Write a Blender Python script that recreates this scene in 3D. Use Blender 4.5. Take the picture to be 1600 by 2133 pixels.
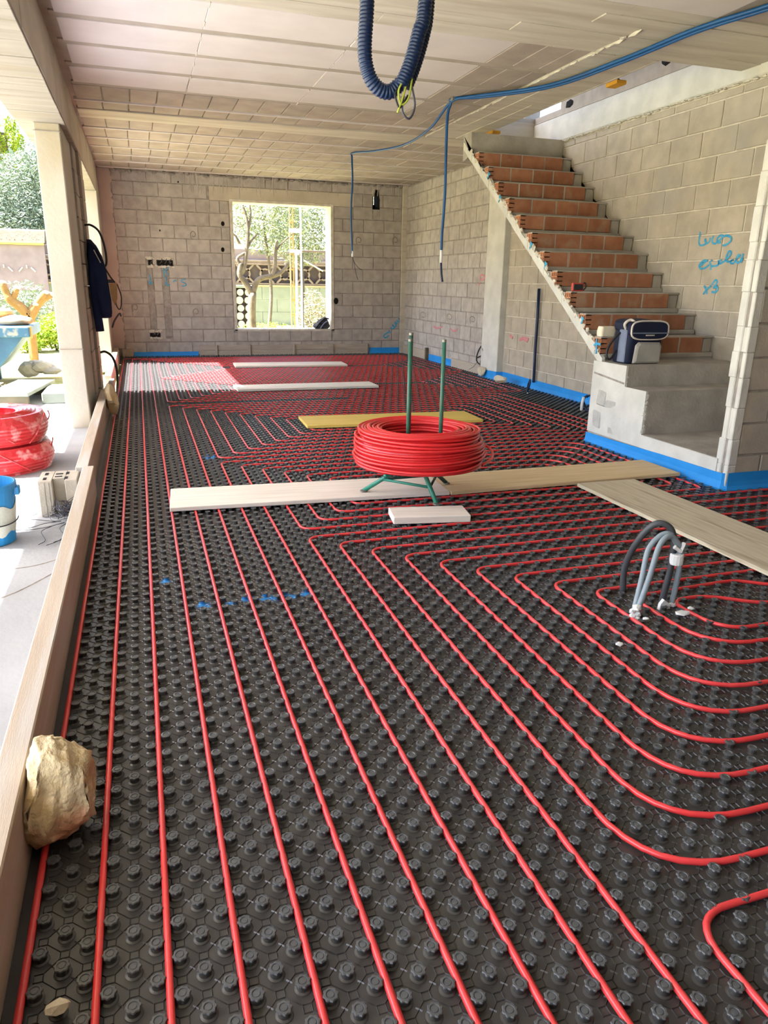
import bpy, math, random
import numpy as np
from mathutils import Vector, Matrix

for o in list(bpy.data.objects):
    bpy.data.objects.remove(o)
SC = bpy.context.scene
COL = SC.collection
R = random.Random(11)

# ------------------------------------------------------------------ camera
FPX, PITCH, YAW, ROLL, EYE = 1506.5, 0.305859, 0.319822, 0.017319, 1.272
cy, sy, cp, sp = math.cos(YAW), math.sin(YAW), math.cos(PITCH), math.sin(PITCH)
FWD = Vector((sy * cp, cy * cp, -sp))
_r = Vector((cy, -sy, 0))
_u = _r.cross(FWD)
RGT = math.cos(ROLL) * _r + math.sin(ROLL) * _u
UPV = -math.sin(ROLL) * _r + math.cos(ROLL) * _u
CAMP = Vector((0, 0, EYE))
cd = bpy.data.cameras.new('camera')
cd.sensor_fit = 'HORIZONTAL'
cd.sensor_width = 36.0
cd.lens = 36.0 * FPX / 1600.0
cd.clip_start = 0.05
cd.clip_end = 300
cam = bpy.data.objects.new('camera', cd)
COL.objects.link(cam)
M4 = Matrix.Identity(4)
for i in range(3):
    M4[i][0], M4[i][1], M4[i][2], M4[i][3] = RGT[i], UPV[i], -FWD[i], CAMP[i]
cam.matrix_world = M4
SC.camera = cam


def on_plane(px, py, axis, val):
    """the point of a real surface (plane axis=val) seen at a photo pixel; used to measure the writing on the walls"""
    d = FWD + RGT * ((px - 800) / FPX) - UPV * ((py - 1066.5) / FPX)
    t = (val - CAMP[axis]) / d[axis]
    return CAMP + d * t


# ------------------------------------------------------------------ world, sun, exposure
SKY_STRENGTH, SUN_STRENGTH, EXPOSURE = 0.58, 38.0, 0.96
SUN_DIR = Vector((0.80, -0.07, -1.0)).normalized()
w = bpy.data.worlds.new('world')
SC.world = w
w.use_nodes = True
nt = w.node_tree
bg = nt.nodes['Background']
sky = nt.nodes.new('ShaderNodeTexSky')
sky.sky_type = 'NISHITA'
sky.sun_disc = False
sky.sun_elevation = math.asin(-SUN_DIR.z)
sky.sun_rotation = math.atan2(-SUN_DIR.x, -SUN_DIR.y)
sky.air_density = 1.0
sky.dust_density = 2.5
nt.links.new(sky.outputs[0], bg.inputs[0])
bg.inputs[1].default_value = SKY_STRENGTH
sl = bpy.data.lights.new('sun', 'SUN')
sl.energy = SUN_STRENGTH
sl.angle = math.radians(0.6)
sl.color = (1.0, 0.99, 0.975)
so = bpy.data.objects.new('sun', sl)
COL.objects.link(so)
so.rotation_euler = SUN_DIR.to_track_quat('-Z', 'Y').to_euler()
so.location = (-20, 6, 30)
vs = SC.view_settings
vs.view_transform = 'Standard'
vs.look = 'None'
vs.exposure = EXPOSURE
vs.gamma = 1.0
vs.use_curve_mapping = False
SC.cycles.max_bounces = 10
SC.cycles.diffuse_bounces = 6
SC.cycles.glossy_bounces = 3
SC.cycles.transparent_max_bounces = 8
SC.cycles.use_denoising = True
SC.cycles.sample_clamp_indirect = 8.0


# ------------------------------------------------------------------ materials
def lin(h):
    if isinstance(h, str):
        h = h.lstrip('#')
        h = tuple(int(h[i:i + 2], 16) / 255 for i in (0, 2, 4))
        return tuple((c / 12.92 if c < .04045 else ((c + .055) / 1.055) ** 2.4) for c in h)
    return h


def mat(name, c1, c2=None, scale=4.0, rough=0.85, bump=0.0, bscale=40.0, rnd=0.0, spec=0.3, stretch=None,
        coords='world', detail=5.0, c3=None, s3=1.0, t3=(.55, .7), metal=0.0, trans=0.0, lo=.35, hi=.65):
    m = bpy.data.materials.new(name)
    m.use_nodes = True
    t = m.node_tree
    N, L = t.nodes, t.links
    b = N['Principled BSDF']
    b.inputs['Roughness'].default_value = rough
    b.inputs['Specular IOR Level'].default_value = spec
    b.inputs['Metallic'].default_value = metal
    if trans:
        b.inputs['Transmission Weight'].default_value = trans
    c1 = lin(c1)
    c2 = lin(c2) if c2 else c1
    if coords == 'world':
        src = N.new('ShaderNodeNewGeometry').outputs['Position']
    else:
        src = N.new('ShaderNodeTexCoord').outputs['Object']
    mp = N.new('ShaderNodeMapping')
    L.new(src, mp.inputs[0])
    if stretch:
        mp.inputs['Scale'].default_value = stretch
    nz = N.new('ShaderNodeTexNoise')
    nz.inputs['Scale'].default_value = scale
    nz.inputs['Detail'].default_value = detail
    L.new(mp.outputs[0], nz.inputs['Vector'])
    cr = N.new('ShaderNodeValToRGB')
    cr.color_ramp.elements[0].position = lo
    cr.color_ramp.elements[1].position = hi
    cr.color_ramp.elements[0].color = (*c1, 1)
    cr.color_ramp.elements[1].color = (*c2, 1)
    L.new(nz.outputs['Fac'], cr.inputs[0])
    out = cr.outputs[0]
    if c3:
        n3 = N.new('ShaderNodeTexNoise')
        n3.inputs['Scale'].default_value = s3
        n3.inputs['Detail'].default_value = 6
        L.new(mp.outputs[0], n3.inputs['Vector'])
        mr = N.new('ShaderNodeMapRange')
        mr.inputs['From Min'].default_value = t3[0]
        mr.inputs['From Max'].default_value = t3[1]
        L.new(n3.outputs['Fac'], mr.inputs[0])
        mx = N.new('ShaderNodeMix')
        mx.data_type = 'RGBA'
        mx.inputs['B'].default_value = (*lin(c3), 1)
        L.new(mr.outputs[0], mx.inputs['Factor'])
        L.new(out, mx.inputs['A'])
        out = mx.outputs['Result']
    if rnd:
        oi = N.new('ShaderNodeObjectInfo')
        mr = N.new('ShaderNodeMapRange')
        mr.inputs['To Min'].default_value = 1 - rnd
        mr.inputs['To Max'].default_value = 1 + rnd
        L.new(oi.outputs['Random'], mr.inputs[0])
        vm = N.new('ShaderNodeVectorMath')
        vm.operation = 'SCALE'
        L.new(out, vm.inputs[0])
        L.new(mr.outputs[0], vm.inputs['Scale'])
        out = vm.outputs[0]
    L.new(out, b.inputs['Base Color'])
    if bump:
        nb = N.new('ShaderNodeTexNoise')
        nb.inputs['Scale'].default_value = bscale
        nb.inputs['Detail'].default_value = 6
        L.new(mp.outputs[0], nb.inputs['Vector'])
        bp = N.new('ShaderNodeBump')
        bp.inputs['Strength'].default_value = bump
        bp.inputs['Distance'].default_value = 0.01
        L.new(nb.outputs['Fac'], bp.inputs['Height'])
        L.new(bp.outputs[0], b.inputs['Normal'])
    return m


MT = {}
MT['block'] = mat('concrete_block', '#a19a95', '#b3aca6', 9, .92, .35, 90, .07, .15)
MT['mortar'] = mat('mortar', '#89827c', '#a39c95', 14, .95, .6, 60, 0, .1)
MT['mortar_light'] = mat('mortar_light', '#bdb6aa', '#d2ccc0', 12, .95, .6, 50, 0, .1)
MT['block_stair'] = mat('concrete_block_warm', '#a69d90', '#b5ab9d', 7, .92, .35, 80, .05, .15, c3='#a09c97', s3=.9)
MT['concrete'] = mat('cast_concrete', '#b3aa9b', '#c4bbad', 3, .9, .3, 50, 0, .2, c3='#a99f8f', s3=1.6, t3=(.5, .8))
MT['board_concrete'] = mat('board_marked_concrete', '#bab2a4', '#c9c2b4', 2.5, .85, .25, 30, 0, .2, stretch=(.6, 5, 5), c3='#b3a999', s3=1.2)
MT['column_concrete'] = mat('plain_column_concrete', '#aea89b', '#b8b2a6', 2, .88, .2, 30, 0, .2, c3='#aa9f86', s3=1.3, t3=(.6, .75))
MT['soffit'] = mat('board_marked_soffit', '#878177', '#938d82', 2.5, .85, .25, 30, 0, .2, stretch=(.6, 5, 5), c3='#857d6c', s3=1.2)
MT['step_concrete'] = mat('step_concrete', '#98928a', '#aca69d', 5, .92, .5, 45, 0, .15)
MT['pale_concrete'] = mat('pale_concrete', '#bfbeb9', '#cfcdc7', 5, .92, .5, 35, 0, .15)
MT['poly'] = mat('white_polystyrene', '#c9c1bd', '#d0c9c5', 3, .9, .05, 120, .02, .2)
MT['joist'] = mat('concrete_joist', '#a2988c', '#aea498', 6, .9, .2, 50)
MT['infill'] = mat('ceiling_infill_block', '#a0958b', '#afa499', 4, .9, .25, 70, .05, .15)
MT['patch'] = mat('bare_block_patch', '#a9a7a3', '#b6b4af', 16, .95, .6, 60)
MT['brick'] = mat('clay_brick', '#93624a', '#a37258', 8, .9, .25, 70, .12, .2, c3='#a58d7a', s3=5, t3=(.58, .75))
MT['cell_shade'] = mat('brick_cell_shade', '#1c0e08', '#22120b', 8, .95)  # near-black plate stands in for the shade deep in the cells
MT['brick_rim'] = mat('brick_rim', '#c28663', '#cf9674', 8, .9)
MT['pink'] = mat('pink_plaster', '#b9a89f', '#c2b2a9', 3, .92, .3, 60)
MT['pine'] = mat('pale_plank_wood', '#e0d7cb', '#d2c8ba', 5, .7, .08, 60, .03, .25, stretch=(.5, 9, 9), coords='obj')
MT['ply'] = mat('tan_plywood', '#d2bd98', '#c4ab82', 5, .7, .08, 60, .03, .25, stretch=(.5, 9, 9), coords='obj')
MT['ply_grey'] = mat('worn_plywood', '#cabfa8', '#b9ad95', 6, .75, .15, 60, 0, .2, stretch=(.6, 7, 7), coords='obj', c3='#a3967f', s3=3,
                     t3=(.58, .72))
MT['yellow_board'] = mat('yellow_formwork_board', '#e3c56a', '#d3b45a', 5, .6, .05, 60, 0, .3, stretch=(.5, 9, 9), coords='obj')
MT['white_board'] = mat('whitewashed_board', '#e6e2da', '#d6d1c6', 5, .7, .08, 60, 0, .25, stretch=(.5, 9, 9), coords='obj')
MT['formwood'] = mat('formwork_timber', '#b5a594', '#a69684', 4, .75, .15, 60, 0, .25, stretch=(9, .5, 6), c3='#b8b0a8', s3=2, t3=(.46, .62))
MT['greywood'] = mat('grey_weathered_board', '#a3978a', '#b3a799', 6, .9, .2, 50, .05, .2, stretch=(.5, 8, 8))
MT['red_pipe'] = mat('red_heating_pipe', '#d8383a', '#df4446', 2, .27, 0, 1, 0, .6)
MT['red_coil'] = mat('red_coil_pipe', '#d8282c', '#df3438', 2, .26, 0, 1, 0, .5)
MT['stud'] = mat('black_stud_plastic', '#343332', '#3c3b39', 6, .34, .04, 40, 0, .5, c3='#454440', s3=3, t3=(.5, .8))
MT['stud_top'] = mat('grey_stud_top', '#464748', '#4e5051', 30, .40, 0, 1, 0, .5)  # stud tops slightly greyer than the sheet
MT['blue'] = mat('blue_edge_foam', '#1c90e0', '#1784d2', 4, .5, .12, 30, 0, .4)
MT['bluetube'] = mat('blue_conduit', '#081d3e', '#0b2448', 4, .42, 0, 1, 0, .4)
MT['bluecable'] = mat('bright_blue_conduit', '#11487e', '#155089', 4, .42, 0, 1, 0, .4)
MT['green'] = mat('green_painted_steel', '#1f6f5a', '#2a7d67', 6, .45, .05, 30, 0, .5)
MT['greenpole'] = mat('worn_green_tube', '#2c5a4a', '#386a58', 6, .45, .05, 30, 0, .5)
MT['darkgreen'] = mat('dark_green_steel', '#22463a', '#2d5546', 6, .5, .05, 30, 0, .5)
MT['steel'] = mat('dull_steel', '#77756f', '#88867f', 6, .5, 0, 1, 0, .5, metal=.6)
MT['black'] = mat('black_rubber', '#17171a', '#1f1f22', 5, .5, 0, 1, 0, .4)
MT['grey_cable'] = mat('grey_conduit', '#7c878e', '#8a959b', 5, .5, 0, 1, 0, .4)
MT['dark_cable'] = mat('dark_conduit', '#3a3c40', '#44464a', 5, .5, 0, 1, 0, .4)
MT['white'] = mat('white_tape', '#e6e6e4', '#dcdcda', 5, .6)
MT['navy'] = mat('navy_cloth', '#1b2440', '#222c4c', 8, .95, .2, 90, 0, .15)
MT['navy2'] = mat('navy_nylon', '#101830', '#161f3a', 8, .7, .2, 60, 0, .3)
MT['bluegrey'] = mat('bluegrey_nylon', '#6f7890', '#7c859c', 8, .8, .1, 60)
MT['greynylon'] = mat('grey_nylon', '#9a9893', '#a8a6a1', 8, .75, .3, 14)
MT['piping'] = mat('pale_piping', '#c9bfb8', '#d4cbc4', 8, .7)
MT['brownbag'] = mat('tan_leather', '#a8855c', '#96744c', 8, .7)
MT['cream'] = mat('cream_paper', '#e6dcc8', '#d8cdb6', 10, .8, .3, 20)
MT['stone'] = mat('limestone', '#b8a078', '#d4c3a2', 8, .95, 1.0, 55, 0, .1, coords='obj', c3='#c08f70', s3=6, t3=(.50, .62))
MT['stone_pale'] = mat('pale_limestone', '#c0b49e', '#cdc2ae', 9, .95, .9, 40, 0, .15, coords='obj')
MT['terrace'] = mat('terrace_concrete', '#8e8f91', '#999a9c', 2.2, .9, .2, 40, 0, .2, c3='#828385', s3=.8)
MT['earth'] = mat('pale_earth', '#a89f76', '#9a9666', 1.2, .95, .5, 8, 0, .1, c3='#75803a', s3=.6)
MT['grass'] = mat('grass', '#7c9a32', '#9db544', 6, .9)
MT['yellowleaf'] = mat('yellow_green_leaves', '#8f9a20', '#6c8a2a', 9, .8)
MT['olive'] = mat('olive_leaves', '#6a7663', '#808c78', 3, .8)
MT['olive2'] = mat('yellowish_olive_leaves', '#767c52', '#8a8f68', 3, .8)  # yellower green than the other olive leaves
MT['pineleaf'] = mat('bright_conifer', '#848e0c', '#5f7a12', 3, .8)
MT['dryleaf'] = mat('dry_scrub', '#8a7c60', '#787050', 5, .9)
MT['bark'] = mat('grey_bark', '#4a4136', '#5e5447', 9, .95, .8, 30)
MT['barklight'] = mat('tan_pruned_bark', '#775d38', '#6b522f', 9, .95, .5, 30)
MT['cutwood'] = mat('pale_cut_wood', '#a8a08e', '#9c9482', 9, .9)
MT['tarp'] = mat('mauve_shade_cloth', '#6c6067', '#766a71', 3, .8, .2, 4)
MT['tarp_dark'] = mat('dark_shade_cloth', '#4b4145', '#544a4e', 3, .85, .2, 4)
MT['lattice'] = mat('lattice_block', '#6a5c53', '#766860', 5, .9)
MT['lattice_grey'] = mat('mauve_grey_block', '#8a8084', '#958b8f', 5, .9)
MT['whitewall'] = mat('white_garden_wall', '#6f756b', '#787e74', 3, .9, .1, 20)
MT['beigewall'] = mat('beige_garden_wall', '#9b8b72', '#8d7e66', 3, .9, .1, 20)
MT['reed'] = mat('reed_thatch', '#51473a', '#41392e', 12, .95, .8, 40)
MT['rust'] = mat('pale_yellow_steel', '#a98f52', '#9c8048', 6, .6)
MT['whitesteel'] = mat('white_painted_steel', '#b4b4ac', '#bcbcb4', 6, .6)
MT['skip'] = mat('blue_steel_skip', '#274a6c', '#315a7c', 4, .6, .1, 20, 0, .4, c3='#8f8c84', s3=4, t3=(.62, .68))
MT['bucket'] = mat('blue_plastic_bucket', '#1670a8', '#1a7ab2', 4, .5, 0, 1, 0, .4)
MT['slurry'] = mat('dried_slurry', '#a9aaa0', '#babbb0', 8, .95, .4, 40)
MT['film'] = mat('stretch_wrapped_red_pipe', '#b8202a', '#c83c40', 5, .25, .6, 26, 0, .7, c3='#d88888', s3=9, t3=(.56, .66))
MT['paint_blue'] = mat('blue_spray_paint', '#2f8fc0', '#4fa3cb', 20, .8)
MT['paint_blue2'] = mat('faded_blue_spray', '#6c9cb8', '#88a8b8', 20, .8)
MT['paint_pink'] = mat('pink_spray_paint', '#c97a80', '#c08c8c', 20, .8)
MT['paint_grey'] = mat('dark_grey_stamp', '#7c746c', '#8a8279', 20, .9)
MT['yellowwood'] = mat('yellow_wood_block', '#d09a30', '#c08a28', 6, .7)
MT['pallet'] = mat('old_timber', '#6c6450', '#5a5444', 6, .9)
MT['wire'] = mat('dark_tie_wire', '#2c2c38', '#3a3a46', 8, .5, 0, 1, 0, .5)
MT['dark'] = mat('cavity_shade', '#14100e', '#1a1512', 8, .95)  # near-black colour stands in for the shade inside holes and boxes
MT['devred'] = mat('red_plastic_case', '#b03a34', '#c0443c', 6, .5)
MT['screen'] = mat('dark_screen', '#181a24', '#20222c', 6, .25, 0, 1, 0, .5)
MT['copper'] = mat('green_yellow_wire', '#8f9a34', '#a4ac44', 6, .5)
MT['greyrag'] = mat('grey_black_rucksack', '#3a3c44', '#5a5c64', 14, .85, .3, 30)
MT['sack'] = mat('tan_sack', '#a2855f', '#ad9270', 6, .9, .4, 20)
def add_spray(m, spots):
    """paint spots of their own shape sprayed on the mat"""
    t = m.node_tree
    N, L = t.nodes, t.links
    b = N['Principled BSDF']
    base = b.inputs['Base Color'].links[0].from_socket
    pos = N.new('ShaderNodeNewGeometry').outputs['Position']
    nz = N.new('ShaderNodeTexNoise')
    nz.inputs['Scale'].default_value = 45
    L.new(pos, nz.inputs['Vector'])
    total = None
    for (x, y, r) in spots:
        d = N.new('ShaderNodeVectorMath')
        d.operation = 'DISTANCE'
        d.inputs[1].default_value = (x, y, .015)
        L.new(pos, d.inputs[0])
        mr = N.new('ShaderNodeMapRange')
        mr.inputs['From Min'].default_value = r
        mr.inputs['From Max'].default_value = r * .2
        L.new(d.outputs['Value'], mr.inputs[0])
        if total is None:
            total = mr.outputs[0]
        else:
            mx = N.new('ShaderNodeMath')
            mx.operation = 'MAXIMUM'
            L.new(total, mx.inputs[0])
            L.new(mr.outputs[0], mx.inputs[1])
            total = mx.outputs[0]
    ml = N.new('ShaderNodeMath')
    ml.operation = 'MULTIPLY'
    L.new(total, ml.inputs[0])
    L.new(nz.outputs['Fac'], ml.inputs[1])
    gt = N.new('ShaderNodeMapRange')
    gt.inputs['From Min'].default_value = .2
    gt.inputs['From Max'].default_value = .42
    L.new(ml.outputs[0], gt.inputs[0])
    mx = N.new('ShaderNodeMix')
    mx.data_type = 'RGBA'
    mx.inputs['B'].default_value = (*lin('#2a7fc0'), 1)
    L.new(gt.outputs[0], mx.inputs['Factor'])
    L.new(base, mx.inputs['A'])
    L.new(mx.outputs['Result'], b.inputs['Base Color'])


add_spray(MT['stud'], [(.017, 3.09, .05), (.157, 2.79, .06), (.263, 2.784, .045), (.345, 2.81, .06), (.422, 2.788, .065), (.503, 2.791, .06),
                       (.577, 2.796, .05), (.408, 5.43, .09)])


# ------------------------------------------------------------------ mesh helpers
class MB:
    def __init__(s):
        s.v, s.f, s.m = [], [], []

    def add(s, vs, fs, mi=0):
        o = len(s.v)
        s.v.extend([tuple(v) for v in vs])
        s.f.extend([tuple(i + o for i in f) for f in fs])
        s.m.extend([mi] * len(fs))
        return s

    def box(s, x0, x1, y0, y1, z0, z1, mi=0, mx=None):
        vs = [(x, y, z) for x in (x0, x1) for y in (y0, y1) for z in (z0, z1)]
        if mx is not None:
            vs = [mx @ Vector(v) for v in vs]
        return s.add(vs, [(0, 1, 3, 2), (4, 6, 7, 5), (0, 4, 5, 1), (2, 3, 7, 6), (0, 2, 6, 4), (1, 5, 7, 3)], mi)

    def bbox(s, x0, x1, y0, y1, z0, z1, b=.004, mi=0, mx=None, jit=0):
        """box with chamfered edges"""
        lo, hi = (x0, y0, z0), (x1, y1, z1)
        vs, idx = [], {}
        for c in range(8):
            sg = [(c >> 2) & 1, (c >> 1) & 1, c & 1]
            p = [hi[k] if sg[k] else lo[k] for k in range(3)]
            if jit:
                p = [q + R.uniform(-jit, jit) for q in p]
            for k in range(3):
                q = [p[j] + (0 if j == k else (-b if sg[j] else b)) for j in range(3)]
                idx[(c, k)] = len(vs)
                vs.append(q)
        fs = []
        for k in range(3):
            a, d = [j for j in range(3) if j != k]
            for sgn in (0, 1):
                cs = []
                for (u, v) in ((0, 0), (1, 0), (1, 1), (0, 1)):
                    bits = [0, 0, 0]
                    bits[k], bits[a], bits[d] = sgn, u, v
                    cs.append(idx[(bits[0] * 4 + bits[1] * 2 + bits[2], k)])
                flip = (k == 1) ^ (sgn == 0)
                fs.append(tuple(cs[::-1] if flip else cs))
        for k in range(3):
            a, d = [j for j in range(3) if j != k]
            for u in (0, 1):
                for v in (0, 1):
                    bits0, bits1 = [0, 0, 0], [0, 0, 0]
                    bits0[a] = bits1[a] = u
                    bits0[d] = bits1[d] = v
                    bits1[k] = 1
                    c0 = bits0[0] * 4 + bits0[1] * 2 + bits0[2]
                    c1 = bits1[0] * 4 + bits1[1] * 2 + bits1[2]
                    fs.append((idx[(c0, a)], idx[(c1, a)], idx[(c1, d)], idx[(c0, d)]))
        for c in range(8):
            fs.append((idx[(c, 0)], idx[(c, 1)], idx[(c, 2)]))
        if mx is not None:
            vs = [mx @ Vector(v) for v in vs]
        return s.add(vs, fs, mi)

    def tube(s, pts, r, seg=8, cap=True, closed=False, mi=0, flat=None):
        pts = [Vector(p) for p in pts]
        n = len(pts)
        rr = r if isinstance(r, (list, tuple)) else [r] * n
        rings = []
        nrm = None
        for i in range(n):
            if closed:
                t = pts[(i + 1) % n] - pts[i - 1]
            else:
                t = pts[min(i + 1, n - 1)] - pts[max(i - 1, 0)]
            t = t.normalized() if t.length > 1e-9 else Vector((0, 0, 1))
            if nrm is None:
                ref = Vector((0, 0, 1)) if abs(t.z) < .9 else Vector((1, 0, 0))
                nrm = ref - t * ref.dot(t)
            else:
                nrm = nrm - t * nrm.dot(t)
            if nrm.length < 1e-6:
                nrm = t.orthogonal()
            nrm.normalize()
            bn = t.cross(nrm)
            rings.append([pts[i] + (nrm * math.cos(2 * math.pi * k / seg) + bn * math.sin(2 * math.pi * k / seg)) * rr[i] for k in range(seg)])
        vs = [v for rg in rings for v in rg]
        fs = []
        m = n if closed else n - 1
        for i in range(m):
            j = (i + 1) % n
            for k in range(seg):
                k2 = (k + 1) % seg
                fs.append((i * seg + k, i * seg + k2, j * seg + k2, j * seg + k))
        if cap and not closed:
            fs.append(tuple(range(seg))[::-1])
            fs.append(tuple((n - 1) * seg + k for k in range(seg)))
        return s.add(vs, fs, mi)

    def lathe(s, prof, seg=16, c=(0, 0, 0), mi=0, cap=True, fn=None):
        vs = []
        for (r, z) in prof:
            for k in range(seg):
                a = 2 * math.pi * k / seg
                q = r * (fn(a, r, z) if fn else 1)
                vs.append((c[0] + q * math.cos(a), c[1] + q * math.sin(a), c[2] + z))
        fs = []
        for i in range(len(prof) - 1):
            for k in range(seg):
                k2 = (k + 1) % seg
                fs.append((i * seg + k, i * seg + k2, (i + 1) * seg + k2, (i + 1) * seg + k))
        if cap:
            fs.append(tuple(range(seg))[::-1])
            fs.append(tuple((len(prof) - 1) * seg + k for k in range(seg)))
        return s.add(vs, fs, mi)

    def prism(s, poly, axis, a, b, mi=0):
        """polygon in the two other axes (in order), extruded along axis from a to b"""
        def P(p, t):
            q = list(p)
            q.insert(axis, t)
            return q
        n = len(poly)
        vs = [P(p, a) for p in poly] + [P(p, b) for p in poly]
        fs = [tuple(range(n)), tuple(range(2 * n - 1, n - 1, -1))]
        for i in range(n):
            j = (i + 1) % n
            fs.append((i, i + n, j + n, j))
        return s.add(vs, fs, mi)

    def ico(s, c, rad, sub=2, noise=0, seed=0, mi=0, mx=None, flatten=0):
        import bmesh
        bm = bmesh.new()
        bmesh.ops.create_icosphere(bm, subdivisions=sub, radius=1)
        rg = random.Random(seed)
        pl = [(Vector((rg.gauss(0, 1), rg.gauss(0, 1), rg.gauss(0, 1))).normalized(), rg.uniform(.62, .95)) for _ in range(flatten)]
        vs = []
        for v in bm.verts:
            p = v.co.copy()
            for (nn, dd) in pl:
                q = p.dot(nn)
                if q > dd:
                    p -= nn * (q - dd)
            p *= 1 + rg.uniform(-noise, noise)
            p = Vector((p.x * rad[0], p.y * rad[1], p.z * rad[2]))
            if mx is not None:
                p = mx @ p
            vs.append((p.x + c[0], p.y + c[1], p.z + c[2]))
        fs = [tuple(v.index for v in f.verts) for f in bm.faces]
        bm.free()
        return s.add(vs, fs, mi)

    def leaves(s, c, rad, n, size, seed=1, mi=0, shell=.45, asp=.4):
        rg = random.Random(seed)
        for _ in range(n):
            d = Vector((rg.gauss(0, 1), rg.gauss(0, 1), rg.gauss(0, 1))).normalized() * (shell + (1 - shell) * rg.random() ** .6)
            p = Vector((c[0] + d.x * rad[0], c[1] + d.y * rad[1], c[2] + d.z * rad[2]))
            u = Vector((rg.gauss(0, 1), rg.gauss(0, 1), rg.gauss(0, 1))).normalized() * size * rg.uniform(.6, 1.3)
            v = u.orthogonal().normalized() * u.length * asp
            s.add([p - u, p + v * .6, p + u, p - v * .6], [(0, 1, 2, 3)], mi)
        return s


ORG = {}


def tag(o, label=None, cat=None, group=None, kind=None):
    if label:
        o['label'] = label
    if cat:
        o['category'] = cat
    if group:
        o['group'] = group
    if kind:
        o['kind'] = kind
    return o


def empty(name, loc, label=None, cat=None, group=None, kind=None):
    o = bpy.data.objects.new(name, None)
    o.empty_display_size = .1
    COL.objects.link(o)
    o.location = loc
    ORG[o.name] = Vector(loc)
    return tag(o, label, cat, group, kind)


def build(mb, name, mats, parent=None, smooth=False, label=None, cat=None, group=None, kind=None, recalc=True, org=None):
    me = bpy.data.meshes.new(name)
    if org is not None:
        O = Vector(org)
    elif parent is not None:
        O = ORG[parent.name]
    else:
        a = np.array(mb.v)
        O = Vector((float((a[:, 0].min() + a[:, 0].max()) / 2), float((a[:, 1].min() + a[:, 1].max()) / 2), float(a[:, 2].min())))
    arr = np.array(mb.v, dtype=float) - np.array(O)
    me.from_pydata(arr.tolist(), [], mb.f)
    if recalc:
        import bmesh
        bm = bmesh.new()
        bm.from_mesh(me)
        bmesh.ops.recalc_face_normals(bm, faces=bm.faces)
        bm.to_mesh(me)
        bm.free()
    ml = mats if isinstance(mats, (list, tuple)) else [mats]
    for m in ml:
        me.materials.append(MT[m] if isinstance(m, str) else m)
    if len(ml) > 1:
        me.polygons.foreach_set('material_index', mb.m)
    if smooth:
        me.polygons.foreach_set('use_smooth', [True] * len(me.polygons))
    me.update()
    o = bpy.data.objects.new(name, me)
    COL.objects.link(o)
    ORG[o.name] = O
    if parent is not None:
        o.parent = parent
        o.location = O - ORG[parent.name]
    else:
        o.location = O
    return tag(o, label, cat, group, kind)


def inst(me, name, loc, parent, rot=None, scale=None, label=None):
    o = bpy.data.objects.new(name, me)
    COL.objects.link(o)
    o.parent = parent
    o.location = Vector(loc) - (ORG[parent.name] if parent else Vector((0, 0, 0)))
    if rot:
        o.rotation_euler = rot
    if scale:
        o.scale = scale
    ORG[o.name] = Vector(loc)
    if label:
        o['label'] = label
    return o


def mesh_of(mb, name, mats, smooth=False):
    me = bpy.data.meshes.new(name)
    me.from_pydata([tuple(v) for v in mb.v], [], mb.f)
    ml = mats if isinstance(mats, (list, tuple)) else [mats]
    for m in ml:
        me.materials.append(MT[m])
    if len(ml) > 1:
        me.polygons.foreach_set('material_index', mb.m)
    if smooth:
        me.polygons.foreach_set('use_smooth', [True] * len(me.polygons))
    import bmesh
    bm = bmesh.new()
    bm.from_mesh(me)
    bmesh.ops.recalc_face_normals(bm, faces=bm.faces)
    bm.to_mesh(me)
    bm.free()
    me.update()
    return me


def rect_minus(rects, hole):
    """cut hole (u0,u1,v0,v1) out of rectangles"""
    out = []
    a, b, c, d = hole
    for (u0, u1, v0, v1) in rects:
        if a >= u1 or b <= u0 or c >= v1 or d <= v0:
            out.append((u0, u1, v0, v1))
            continue
        if a > u0:
            out.append((u0, a, v0, v1))
        if b < u1:
            out.append((b, u1, v0, v1))
        m0, m1 = max(u0, a), min(u1, b)
        if c > v0:
            out.append((m0, m1, v0, c))
        if d < v1:
            out.append((m0, m1, d, v1))
    return out


def smooth_path(pts, n=6):
    """Catmull-Rom through points"""
    P = [Vector(p) for p in pts]
    P = [P[0] * 2 - P[1]] + P + [P[-1] * 2 - P[-2]]
    out = []
    for i in range(1, len(P) - 2):
        for k in range(n):
            t = k / n
            a, b, c, d = P[i - 1], P[i], P[i + 1], P[i + 2]
            out.append(.5 * ((2 * b) + (c - a) * t + (2 * a - 5 * b + 4 * c - d) * t * t + (3 * b - a - 3 * c + d) * t ** 3))
    out.append(P[-2])
    return out


# ------------------------------------------------------------------ room shell
XW, YB, ZC = 4.74, 13.30, 2.95      # right wall, back wall, ceiling
WIN = (1.62, 3.33, .455, 2.545)     # opening in the back wall
HOLE = (4.09, 4.23, 2.53, 2.86)


def backing(name, axis, face, depth, rect, holes, m, **kw):
    rects = [rect]
    for h in holes:
        rects = rect_minus(rects, h)
    mb = MB()
    for (a, b, c, d) in rects:
        f0, f1 = min(face, face + depth), max(face, face + depth)
        if axis == 1:
            mb.box(a, b, f0, f1, c, d)
        else:
            mb.box(f0, f1, a, b, c, d)
    return build(mb, name, m, recalc=False, kind='structure', **kw)


PROTO = {}


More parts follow.
